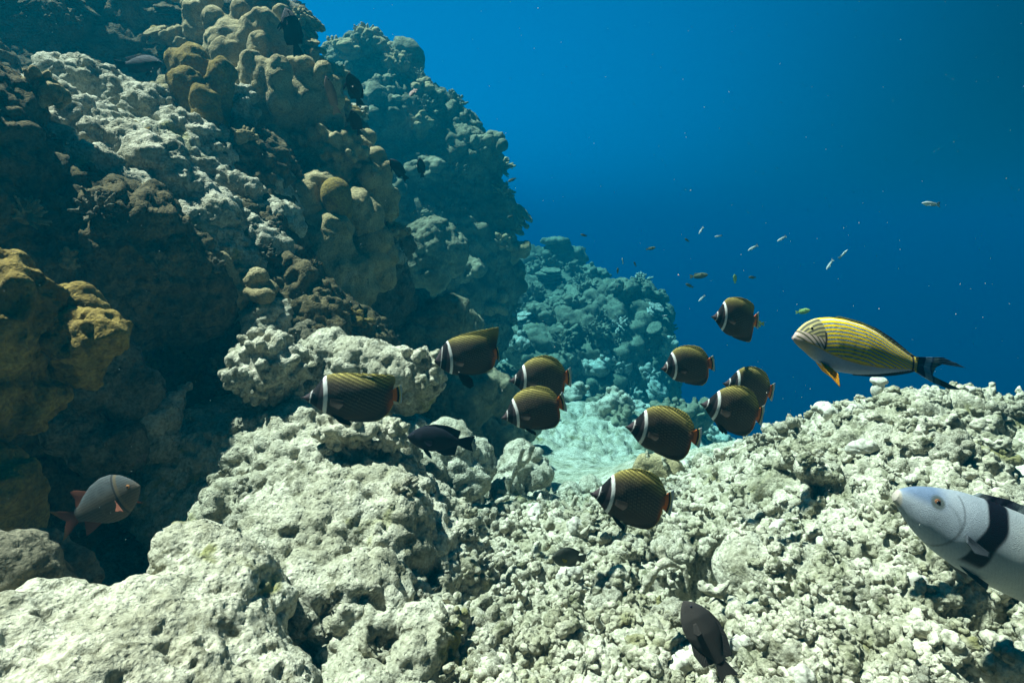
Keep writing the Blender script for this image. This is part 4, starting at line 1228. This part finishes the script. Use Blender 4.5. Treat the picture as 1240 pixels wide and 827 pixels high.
# clown surgeonfish with blue and yellow stripes
def surgeon_colour(x, z, what):
    n = len(x)
    if what == 'body':
        zt = np.interp(x, SX, ST); zb = np.interp(x, SX, SB)
        v = (z - zb) / np.maximum(zt - zb, .01)
        low = np.interp(x, [0, .1, .2, .35, .5, .65, .7], [.36, .34, .29, .23, .19, .15, .12])
        w = (v - low) / (1 - low)
        pitch = np.interp(x, [.12, .45, .70], [.0215, .0205, .0125])
        s_ = ((zt - z) / pitch + .10) % 1.0
        c = np.tile(np.array([0.90, 0.62, 0.01]), (n, 1))
        c = mixc(c, (0.010, 0.014, 0.035), sst(s_, .42, .50) * (1 - sst(s_, .90, .98)))
        c = mixc(c, (0.42, 0.66, 0.86), sst(s_, .62, .67) * (1 - sst(s_, .75, .80)))
        c = mixc(c, (0.50, 0.50, 0.42), sst(w, .86, .93) * sst(s_, .4, .5) * (1 - sst(s_, .85, .95)) * (1 - sst(x, .4, .6)))
        # cheek: pale with thin curved olive lines; brow keeps the stripes, duller
        ph = (x * .75 + z * .55 + 3.0 * (x - .10) ** 2) / .0165
        cheek = mixc(np.array([0.55, 0.44, 0.36]), (0.10, 0.10, 0.05), sst(np.sin(ph * 2 * math.pi), .15, .6))
        brow = mixc(np.array([0.42, 0.38, 0.16]), (0.10, 0.10, 0.07), sst(s_, .35, .45) * (1 - sst(s_, .9, .98)))
        face = mixc(cheek, brow, sst(z - .35 * (.09 - x), .012, .022))
        gill = .158 - 2.2 * (z - .0) ** 2
        c = mixc(face, c, sst(x, gill - .004, gill + .004))
        c = mixc(c, (0.05, 0.045, 0.035), sst(x, gill - .010, gill - .006) * (1 - sst(x, gill + .001, gill + .005)) * (z < .03))
        belly = mixc(np.array([0.30, 0.36, 0.46]), (0.42, 0.34, 0.22), 1 - sst(x, .05, .16))
        c = mixc(belly, c, sst(v, low - .02, low + .005))
        c = mixc(c, (0.62, 0.36, 0.03), sst(v, low - .04, low - .025) * (1 - sst(v, low - .01, low)) * (x > .05))
        c = mixc(c, (0.35, 0.30, 0.26), 1 - sst(x, .008, .016))
        c = mixc(c, (0.02, 0.02, 0.03), sst(x, .668, .672) * (1 - sst(x, .680, .684)))
        return c
    if what == 'dorsal':
        c = np.tile(np.array([0.02, 0.035, 0.045]), (n, 1))
        e = z - np.interp(x, SX, ST)
        c = mixc(c, (0.16, 0.20, 0.08), sst(e, .004, .008) * (1 - sst(e, .010, .014)))
        return c
    if what == 'anal':
        return np.tile(np.array([0.03, 0.035, 0.04]), (n, 1))
    if what == 'tail':
        c = np.tile(np.array([0.02, 0.05, 0.13]), (n, 1))
        cc = .70 + (z / .18) ** 2 * .06
        arc = x + .0 * z
        hz = np.abs(z + .150)
        arc = x - .25 * hz
        c = mixc(c, (0.75, 0.55, 0.03), 1 - sst(arc, .692, .697))
        c = mixc(c, (0.02, 0.02, 0.03), sst(arc, .694, .698) * (1 - sst(arc, .702, .706)))
        c = mixc(c, (0.18, 0.34, 0.46), sst(arc, .738, .744) * (1 - sst(arc, .775, .785)))
        c = mixc(c, (0.10, 0.16, 0.17), sst(arc, .785, .795))
        c = mixc(c, (0.02, 0.05, 0.08), sst(arc, .81, .83))
        return c
    if what == 'pelvic':
        c = np.tile(np.array([0.75, 0.34, 0.02]), (n, 1))
        return mixc(c, (0.02, 0.02, 0.02), sst(x - z * .4, .345, .355) * 0 + sst(-z * .55 - (x - .17), .035, .05) * 0)
    return np.tile(np.array([0.12, 0.14, 0.12]), (n, 1))
stop = [(0, .004), (.010, .024), (.027, .046), (.065, .082), (.12, .108), (.20, .115), (.28, .106), (.39, .077), (.47, .040), (.55, -.014), (.63, -.064), (.67, -.088), (.70, -.092)]
sbot = [(0, -.008), (.012, -.026), (.03, -.045), (.065, -.072), (.11, -.112), (.17, -.152), (.25, -.180), (.36, -.194), (.47, -.192), (.58, -.180), (.65, -.172), (.70, -.170)]
_, ST = curve(stop, 200); _, SB = curve(sbot, 200); SX = np.linspace(0, .70, 200)
f = Fish(surgeon_colour, .05)
f.body(stop, sbot, [(0, .012), (.03, .028), (.10, .048), (.22, .060), (.40, .052), (.56, .030), (.66, .014), (.70, .011)], nu=420, nv=300, p=1.1)
f.fin('dorsal_fin', [(.20, .105), (.36, .078), (.50, .012), (.66, -.090)], [(.20, .114), (.26, .122), (.37, .098), (.47, .060), (.56, .008), (.66, -.068), (.695, -.090)], 'dorsal', t0=.006, t1=.0015)
f.fin('anal_fin', [(.34, -.186), (.50, -.186), (.60, -.172), (.68, -.166)], [(.34, -.198), (.46, -.206), (.58, -.196), (.66, -.182), (.695, -.172)], 'anal', t0=.006, t1=.0015)
f.fin('tail_fin', [(.69, -.092), (.69, -.168)], [(.86, -.092), (1.0, -.150), (.93, -.118), (.875, -.120), (.815, -.150), (.798, -.190), (.826, -.226), (.90, -.258), (.975, -.270), (.90, -.268), (.80, -.232)], 'tail', t0=.008, t1=.0015, nu=200, nv=60, smooth=1, ray=.06)
for sgn in (-1, 1):
    f.fin('pelvic_fin', [(.145, -.130), (.205, -.160)], [(.18, -.20), (.237, -.262), (.232, -.225), (.225, -.19)] if sgn < 0 else [(.20, -.18), (.30, -.248), (.27, -.21), (.24, -.18)], 'pelvic', t0=.005, t1=.0015, nu=26, nv=16, y=sgn * .02, splay=sgn * .03, nray=5)
f.eye(.085, .052, .012, (.45, .40, .18))
o = f.build('surgeonfish', 'large surgeonfish with yellow and blue stripes gliding above the mound crest', 'fish')
place(o, 1068, 411, .95, 222, tilt=1, yaw=3)

# pale wrasse with one black bar, cut by the frame
def wrasse_colour(x, z, what):
    n = len(x)
    c = np.tile(np.array([0.30, 0.34, 0.37]), (n, 1))
    c = mixc(c, (0.42, 0.44, 0.41), sst(x, .20, .42))
    c = mixc(c, (0.17, 0.20, 0.22), sst(z, .04, .11) * .6)
    hatch = np.sin(x * 2 * math.pi / .012) * np.sin(z * 2 * math.pi / .012 + x * 40)
    c = c * (1 + .08 * hatch)[:, None]
    if what == 'body':
        c = mixc(c, (0.12, 0.17, 0.25), sst(z, .0, .03) * (1 - sst(x, .08, .14)))
        bx = .262 + .12 * z + .004 * np.sin(z * 60)
        c = mixc(c, (0.004, 0.004, 0.008), sst(x, bx - .036, bx - .028) * (1 - sst(x, bx + .026, bx + .038)) * sst(z, -.105, -.085) )
        c = mixc(c, (0.42, 0.38, 0.31), (1 - sst(x + .4 * z, .006, .014)))
        g = np.abs(np.hypot(x - .10, z + .035) - .075)
        c = mixc(c, c * .72, (1 - sst(g, .002, .007)) * (x > .12) * .8)
        e = np.hypot(x - .095, z - .030)
        c = mixc(c, (0.06, 0.07, 0.05), (1 - sst(e, .015, .024)) * .8)
        gl = np.abs(x - (.175 - 3.2 * (z + .01) ** 2))
        c = mixc(c, c * .55, (1 - sst(gl, .001, .005)) * (np.abs(z + .01) < .085))
    elif what == 'clear':
        c = np.tile(np.array([0.07, 0.08, 0.09]), (n, 1))
    elif what in ('dorsal',):
        c = np.tile(np.array([0.10, 0.12, 0.12]), (n, 1))
        c = mixc(c, (0.012, 0.012, 0.02), sst(x, .24, .26) * (1 - sst(x, .33, .35)))
    elif what == 'anal':
        c = np.tile(np.array([0.06, 0.07, 0.07]), (n, 1))
    return c
wt = [(0, .014), (.02, .033), (.05, .051), (.10, .071), (.17, .092), (.26, .106), (.38, .113), (.52, .118), (.66, .086), (.78, .056), (.86, .046)]
wb = [(0, -.020), (.02, -.031), (.05, -.051), (.10, -.079), (.17, -.105), (.26, -.123), (.38, -.130), (.52, -.130), (.66, -.094), (.78, -.060), (.86, -.048)]
f = Fish(wrasse_colour, .0)
f.body(wt, wb, [(0, .012), (.02, .022), (.08, .045), (.2, .068), (.38, .074), (.6, .052), (.78, .022), (.86, .014)], nu=240, p=1.0)
f.fin('dorsal_fin', [(.22, .100), (.40, .112), (.60, .090), (.80, .046)], [(.23, .114), (.32, .134), (.46, .142), (.62, .130), (.76, .098), (.83, .062)], 'dorsal', nray=16)
f.fin('anal_fin', [(.46, -.115), (.62, -.090), (.80, -.050)], [(.47, -.128), (.58, -.145), (.70, -.135), (.80, -.10), (.83, -.06)], 'anal', nray=12)
f.fin('tail_fin', [(.85, .046), (.85, -.048)], [(.93, .075), (1.0, .085), (.99, 0), (1.0, -.085), (.93, -.078)], 'fin')
for sgn in (-1, 1):
    f.fin('pectoral_fin', [(.190, -.022), (.197, -.040)], [(.262, -.040), (.268, -.052), (.225, -.060)], 'clear', t0=.003, t1=.001, nu=20, nv=14, y=sgn * .070, splay=sgn * .010, nray=7)
    f.fin('pelvic_fin', [(.24, -.108), (.29, -.114)], [(.28, -.128), (.34, -.142), (.335, -.124)], 'anal', t0=.004, t1=.001, nu=20, nv=12, y=sgn * .02, splay=sgn * .02, nray=5)
f.eye(.095, .030, .0105, (.16, .07, .03))
o = f.build('wrasse', 'large pale grey wrasse with one black bar, cut by the right frame edge', 'fish')
place(o, 1264, 684, .80, 398, tilt=25.5, yaw=0)

# plain dark fish: damselfish, surgeonfish
def plain(base, back=None, tail=None, edge=None):
    def f(x, z, what):
        c = np.tile(np.array(base), (len(x), 1))
        if back is not None:
            c = mixc(c, back, sst(z, 0, .15))
        c = c * (1 + .18 * np.sin(x * 2 * math.pi / .022) * np.sin(z * 2 * math.pi / .022))[:, None]
        if what == 'tail' and tail is not None:
            c = np.tile(np.array(tail), (len(x), 1))
        if what == 'mark':
            c = np.tile(np.array(edge or base), (len(x), 1))
        return c
    return f
DT = [(0, .0), (.02, .03), (.07, .075), (.14, .12), (.24, .155), (.36, .165), (.50, .145), (.62, .10), (.70, .06), (.76, .05)]
DB = [(0, -.01), (.02, -.035), (.08, -.08), (.16, -.12), (.26, -.15), (.38, -.155), (.50, -.135), (.62, -.09), (.70, -.055), (.76, -.045)]
def dark_fish(name, label, colour, bend=.05, h=1.0, fork=.05, wid=.07, eye=(.02, .02, .03), group=None, dors=.06, pel=True, yellow=False):
    f = Fish(colour, bend)
    t = [(x, z * h) for x, z in DT]; b = [(x, z * h) for x, z in DB]
    f.body(t, b, [(0, .012), (.05, .035), (.2, wid), (.4, wid), (.6, wid * .55), (.76, .014)], nu=110)
    f.fin('dorsal_fin', [(.20, .13 * h), (.40, .145 * h), (.60, .09 * h), (.72, .045 * h)], [(.22, .155 * h), (.36, .165 * h + dors * .5), (.55, .14 * h + dors), (.76, .09 * h + dors), (.74, .055 * h)], 'fin', nray=14)
    f.fin('anal_fin', [(.42, -.13 * h), (.60, -.085 * h), (.72, -.04 * h)], [(.44, -.15 * h), (.56, -.14 * h - dors), (.72, -.12 * h - dors), (.74, -.05 * h)], 'fin', nray=12)
    f.fin('tail_fin', [(.75, .045 * h), (.75, -.042 * h)], [(.86, .09), (.98, .115), (1.0 - fork, .03), (1.0 - fork - .01, -.02), (.98, -.12), (.86, -.09)], 'tail', nray=12)
    if pel:
        for sgn in (-1, 1):
            f.fin('pelvic_fin', [(.24, -.13 * h), (.32, -.145 * h)], [(.30, -.19 * h), (.40, -.25 * h), (.36, -.18 * h)], 'fin', t0=.005, t1=.002, nu=20, nv=12, y=sgn * .02, splay=sgn * .03, nray=5)
    for sgn in (-1, 1):
        f.fin('pectoral_fin', [(.25, -.01), (.25, -.05)], [(.37, -.02), (.38, -.07), (.33, -.10)], 'mark', t0=.004, t1=.0015, nu=20, nv=12, y=sgn * wid * .95, splay=sgn * .03, nray=6)
    f.eye(.085, .035, .018, eye)
    return f.build(name, label, 'fish', group)
o = dark_fish('damselfish', 'black damselfish hovering just right of the long butterflyfish', plain((0.008, 0.009, 0.016)), h=1.15)
place(o, 535, 533, 1.22, 83, tilt=8, yaw=8)
o = dark_fish('surgeonfish', 'small olive brown fish low over the rubble floor', plain((0.085, 0.085, 0.060), (0.06, 0.06, 0.045), edge=(.35, .27, .05)), h=1.45, dors=.03, pel=False, eye=(.01, .01, .01), fork=.02)
place(o, 690, 675, 1.18, 50, tilt=14, yaw=25)
o = dark_fish('surgeonfish', 'dark brown forked tail fish diving over rubble below the dark hollow', plain((0.045, 0.040, 0.035), (0.030, 0.028, 0.026)), h=1.25, dors=.05, fork=.08, pel=False)
place(o, 857, 776, .74, 104, tilt=60, yaw=-12)
# the pale fish with red fins in the cave
def cave_colour(x, z, what):  # body and fins darkened: the cave's shade is put into the colour
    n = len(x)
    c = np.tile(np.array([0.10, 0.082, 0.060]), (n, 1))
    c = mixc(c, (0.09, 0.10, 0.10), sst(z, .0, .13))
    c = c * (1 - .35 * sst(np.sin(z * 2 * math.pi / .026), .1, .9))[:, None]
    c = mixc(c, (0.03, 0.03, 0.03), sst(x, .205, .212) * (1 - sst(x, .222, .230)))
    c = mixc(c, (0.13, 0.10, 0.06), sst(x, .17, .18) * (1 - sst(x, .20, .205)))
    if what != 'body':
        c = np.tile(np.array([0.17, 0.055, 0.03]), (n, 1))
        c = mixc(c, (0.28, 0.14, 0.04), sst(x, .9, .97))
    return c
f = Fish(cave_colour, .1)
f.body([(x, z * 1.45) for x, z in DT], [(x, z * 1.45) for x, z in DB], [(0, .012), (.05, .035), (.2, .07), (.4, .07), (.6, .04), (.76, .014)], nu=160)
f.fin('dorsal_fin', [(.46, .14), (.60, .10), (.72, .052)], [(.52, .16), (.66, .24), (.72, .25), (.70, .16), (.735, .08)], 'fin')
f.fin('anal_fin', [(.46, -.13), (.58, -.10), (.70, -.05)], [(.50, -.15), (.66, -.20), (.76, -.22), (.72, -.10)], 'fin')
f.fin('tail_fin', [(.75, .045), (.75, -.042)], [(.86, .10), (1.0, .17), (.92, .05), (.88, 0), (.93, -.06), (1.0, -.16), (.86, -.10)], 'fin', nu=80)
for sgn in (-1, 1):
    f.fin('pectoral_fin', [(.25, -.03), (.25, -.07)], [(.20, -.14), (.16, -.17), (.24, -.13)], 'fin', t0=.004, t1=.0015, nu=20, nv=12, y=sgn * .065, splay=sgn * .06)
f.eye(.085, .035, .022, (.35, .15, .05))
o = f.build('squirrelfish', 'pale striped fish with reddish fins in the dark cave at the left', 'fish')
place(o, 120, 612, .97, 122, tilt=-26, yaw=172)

# dark fish in front of the outcrop and pinnacle
DARK = plain((0.014, 0.014, 0.018))
df = dark_fish('surgeonfish', 'broad dark surgeonfish hanging upright beside the topmost coral lobes', DARK, h=1.2, dors=.04)
place(df, 354, 40, 1.9, 56, tilt=78, yaw=12)
def dup(src, label, *a, group=None, **k):
    o = copy_fish(src, label, group); place(o, *a, **k); return o
dup(df, 'slim dark fish seen from above, upper of the two in line by the outcrop edge', 430, 110, 1.9, 46, tilt=80, yaw=58)
dup(df, 'slim dark fish seen from above, lower of the two in line by the outcrop edge', 431, 150, 1.9, 36, tilt=82, yaw=55)
dup(df, 'ragged dark fish silhouette beside an oval one in front of the pinnacle', 483, 206, 2.3, 32, tilt=50, yaw=20)
dup(df, 'small oval dark fish silhouette in front of the pinnacle', 510, 204, 2.6, 24, tilt=85, yaw=25)
dup(df, 'small dark fish at the top edge above the coral lobes', 360, 5, 3.2, 20, tilt=0, yaw=15)
pale = dark_fish('wrasse', 'pale pinkish slim fish hanging upright against the outcrop', plain((0.34, 0.22, 0.17), (.10, .08, .07)), h=.75, dors=.02, pel=False)
place(pale, 402, 117, 1.9, 46, tilt=82, yaw=40)
dup(pale, 'pale sliver of a fish standing upright in front of the pinnacle', 500, 112, 3.0, 26, tilt=-78, yaw=45)
o = copy_fish(df, 'dim grey fish below the dark upper wall behind the terrace'); place(o, 168, 78, 2.0, 54, tilt=-8, yaw=192)
# tiny fish scattered in the open water, none nearer than three metres
tiny = dark_fish('reef_fish', 'x', plain((0.10, 0.10, 0.05), (.05, .06, .05)), h=.95, dors=.03, pel=False)
silver = dark_fish('reef_fish', 'x', plain((0.55, 0.58, 0.52), (.06, .07, .09)), h=.55, dors=.015, pel=False)
green = dark_fish('reef_fish', 'x', plain((0.30, 0.42, 0.12), (.16, .30, .10)), h=1.2, dors=.03, pel=False)
GRP = 'tiny fish scattered through the open blue water'
spots = [
    (tiny, 707, 285, 3.6, 9, 10, 'tiny dark fish alone in the blue above the far coral mound'),
    (tiny, 788, 301, 3.8, 12, 170, 'tiny dark fish in the blue between pinnacle and topmost butterflyfish'),
    (tiny, 846, 334, 3.2, 22, 175, 'largest dark tiny fish above the topmost butterflyfish'),
    (tiny, 835, 346, 3.4, 12, 20, 'small round dark fish just below the largest tiny one'),
    (tiny, 911, 336, 3.4, 11, 0, 'tiny dark fish just above the topmost butterflyfish'),
    (tiny, 832, 291, 3.8, 8, 30, 'faint speck of a fish left of the silver one in the blue'),
    (tiny, 748, 328, 3.6, 8, 90, 'tiny fish hovering over the peak of the teal coral mound'),
    (tiny, 769, 320, 3.8, 7, 60, 'tiniest dark fish near the crest of the teal mound'),
    (green, 890, 338, 3.2, 12, 80, 'tiny greenish fish above the topmost butterflyfish'),
    (green, 972, 377, 2.8, 17, 170, 'round green fish just above the nose of the striped surgeonfish'),
    (green, 917, 392, 1.9, 22, 0, 'green damselfish half hidden behind the topmost butterflyfish'),
    (silver, 849, 279, 3.2, 12, -55, 'tiny silver fish tilted nose up, top left of the school in the blue'),
    (silver, 870, 286, 3.2, 11, -12, 'tiny silver striped fish right beside the tilted silver one'),
    (silver, 912, 300, 3.0, 17, -28, 'slim silver and black fish in the middle of the open blue'),
    (silver, 947, 289, 3.0, 16, -28, 'slim white fish with dark back, right of the middle of the blue'),
    (silver, 1005, 320, 3.0, 18, -50, 'slim dull fish sloping down, lower of the two above the striped surgeonfish'),
    (silver, 1021, 308, 3.0, 14, 130, 'slim faint fish rising, upper of the two above the striped surgeonfish'),
    (silver, 1128, 247, 2.4, 30, 0, 'slim blue and white cleaner fish alone far right in the blue'),
    (silver, 850, 361, 3.2, 13, -40, 'tiny silver fish left of the topmost butterflyfish'),
    (silver, 754, 316, 3.6, 8, 80, 'tiny white upright fish above the teal mound'),
    (silver, 805, 382, 3.6, 6, 170, 'tiny white fish at the right edge of the teal mound'),
    (tiny, 620, 218, 3.6, 12, -30, 'small dark fish at the right edge of the tall pinnacle'),
    (tiny, 618, 262, 3.6, 8, -30, 'tiny dark fish at the foot of the tall pinnacle'),
]
used = set()
for src, x_, y_, d_, l_, t_, lb in spots:
    if id(src) in used: o = copy_fish(src, lb, GRP)
    else:
        used.add(id(src)); o = src; o['label'] = lb; o['group'] = GRP
    place(o, x_, y_, d_, l_, tilt=t_, yaw=15)
print('fish', round(time.time() - T0, 1))

# drifting specks in the water: one mass nobody could count
rs = np.random.default_rng(5)
VV, FF = [], []
ico_v = np.array([[1, 0, 0], [-1, 0, 0], [0, 1, 0], [0, -1, 0], [0, 0, 1], [0, 0, -1]], float)
ico_f = np.array([[0, 2, 4, 4], [2, 1, 4, 4], [1, 3, 4, 4], [3, 0, 4, 4], [2, 0, 5, 5], [1, 2, 5, 5], [3, 1, 5, 5], [0, 3, 5, 5]])
for i in range(1000):
    d = .5 + 3.0 * rs.random()
    p = P(rs.uniform(0, 1240), rs.uniform(0, 760), d)
    r = rs.uniform(.0003, .0010) * (0.4 + .45 * d)
    v = ico_v * r * rs.uniform(.6, 1.4, size=3)
    VV.append(v + p); FF.append(ico_f[:, :3] + 6 * i)
sm_ = flat_mat('drifting_speck', (0.55, 0.55, 0.48), .8, .1)
o = link_mesh('drifting_specks', np.concatenate(VV), np.concatenate(FF), sm_)
tag(o, kind='stuff')

# ------------------------------------------------------------------ the water itself: an even haze that fades far things to blue
def make_haze():
    m = bpy.data.materials.new('sea_water_haze')
    m.use_nodes = True
    nt = m.node_tree
    nt.nodes.clear()
    out = nt.nodes.new('ShaderNodeOutputMaterial')
    v = nt.nodes.new('ShaderNodeVolumePrincipled')
    v.inputs['Density'].default_value = HAZE_D
    v.inputs['Color'].default_value = (*HAZE_C, 1)
    v.inputs['Absorption Color'].default_value = (*HAZE_A, 1)
    v.inputs['Anisotropy'].default_value = HAZE_G
    nt.links.new(v.outputs[0], out.inputs['Volume'])
    x0, x1, y0, y1, z0, z1 = -90, 90, -2.0, 95, -36, 2.2
    V = [(a, b, c) for a in (x0, x1) for b in (y0, y1) for c in (z0, z1)]
    F = [(0, 1, 3, 2), (4, 6, 7, 5), (0, 4, 5, 1), (2, 3, 7, 6), (0, 2, 6, 4), (1, 5, 7, 3)]
    o = link_mesh('haze', V, F, m, smooth=False)
    tag(o, kind='stuff')
HAZE_D, HAZE_C, HAZE_A, HAZE_G = 0.255, (0.0, 0.046, 0.072), (0.0, 0.41, 0.66), 0.3
make_haze()
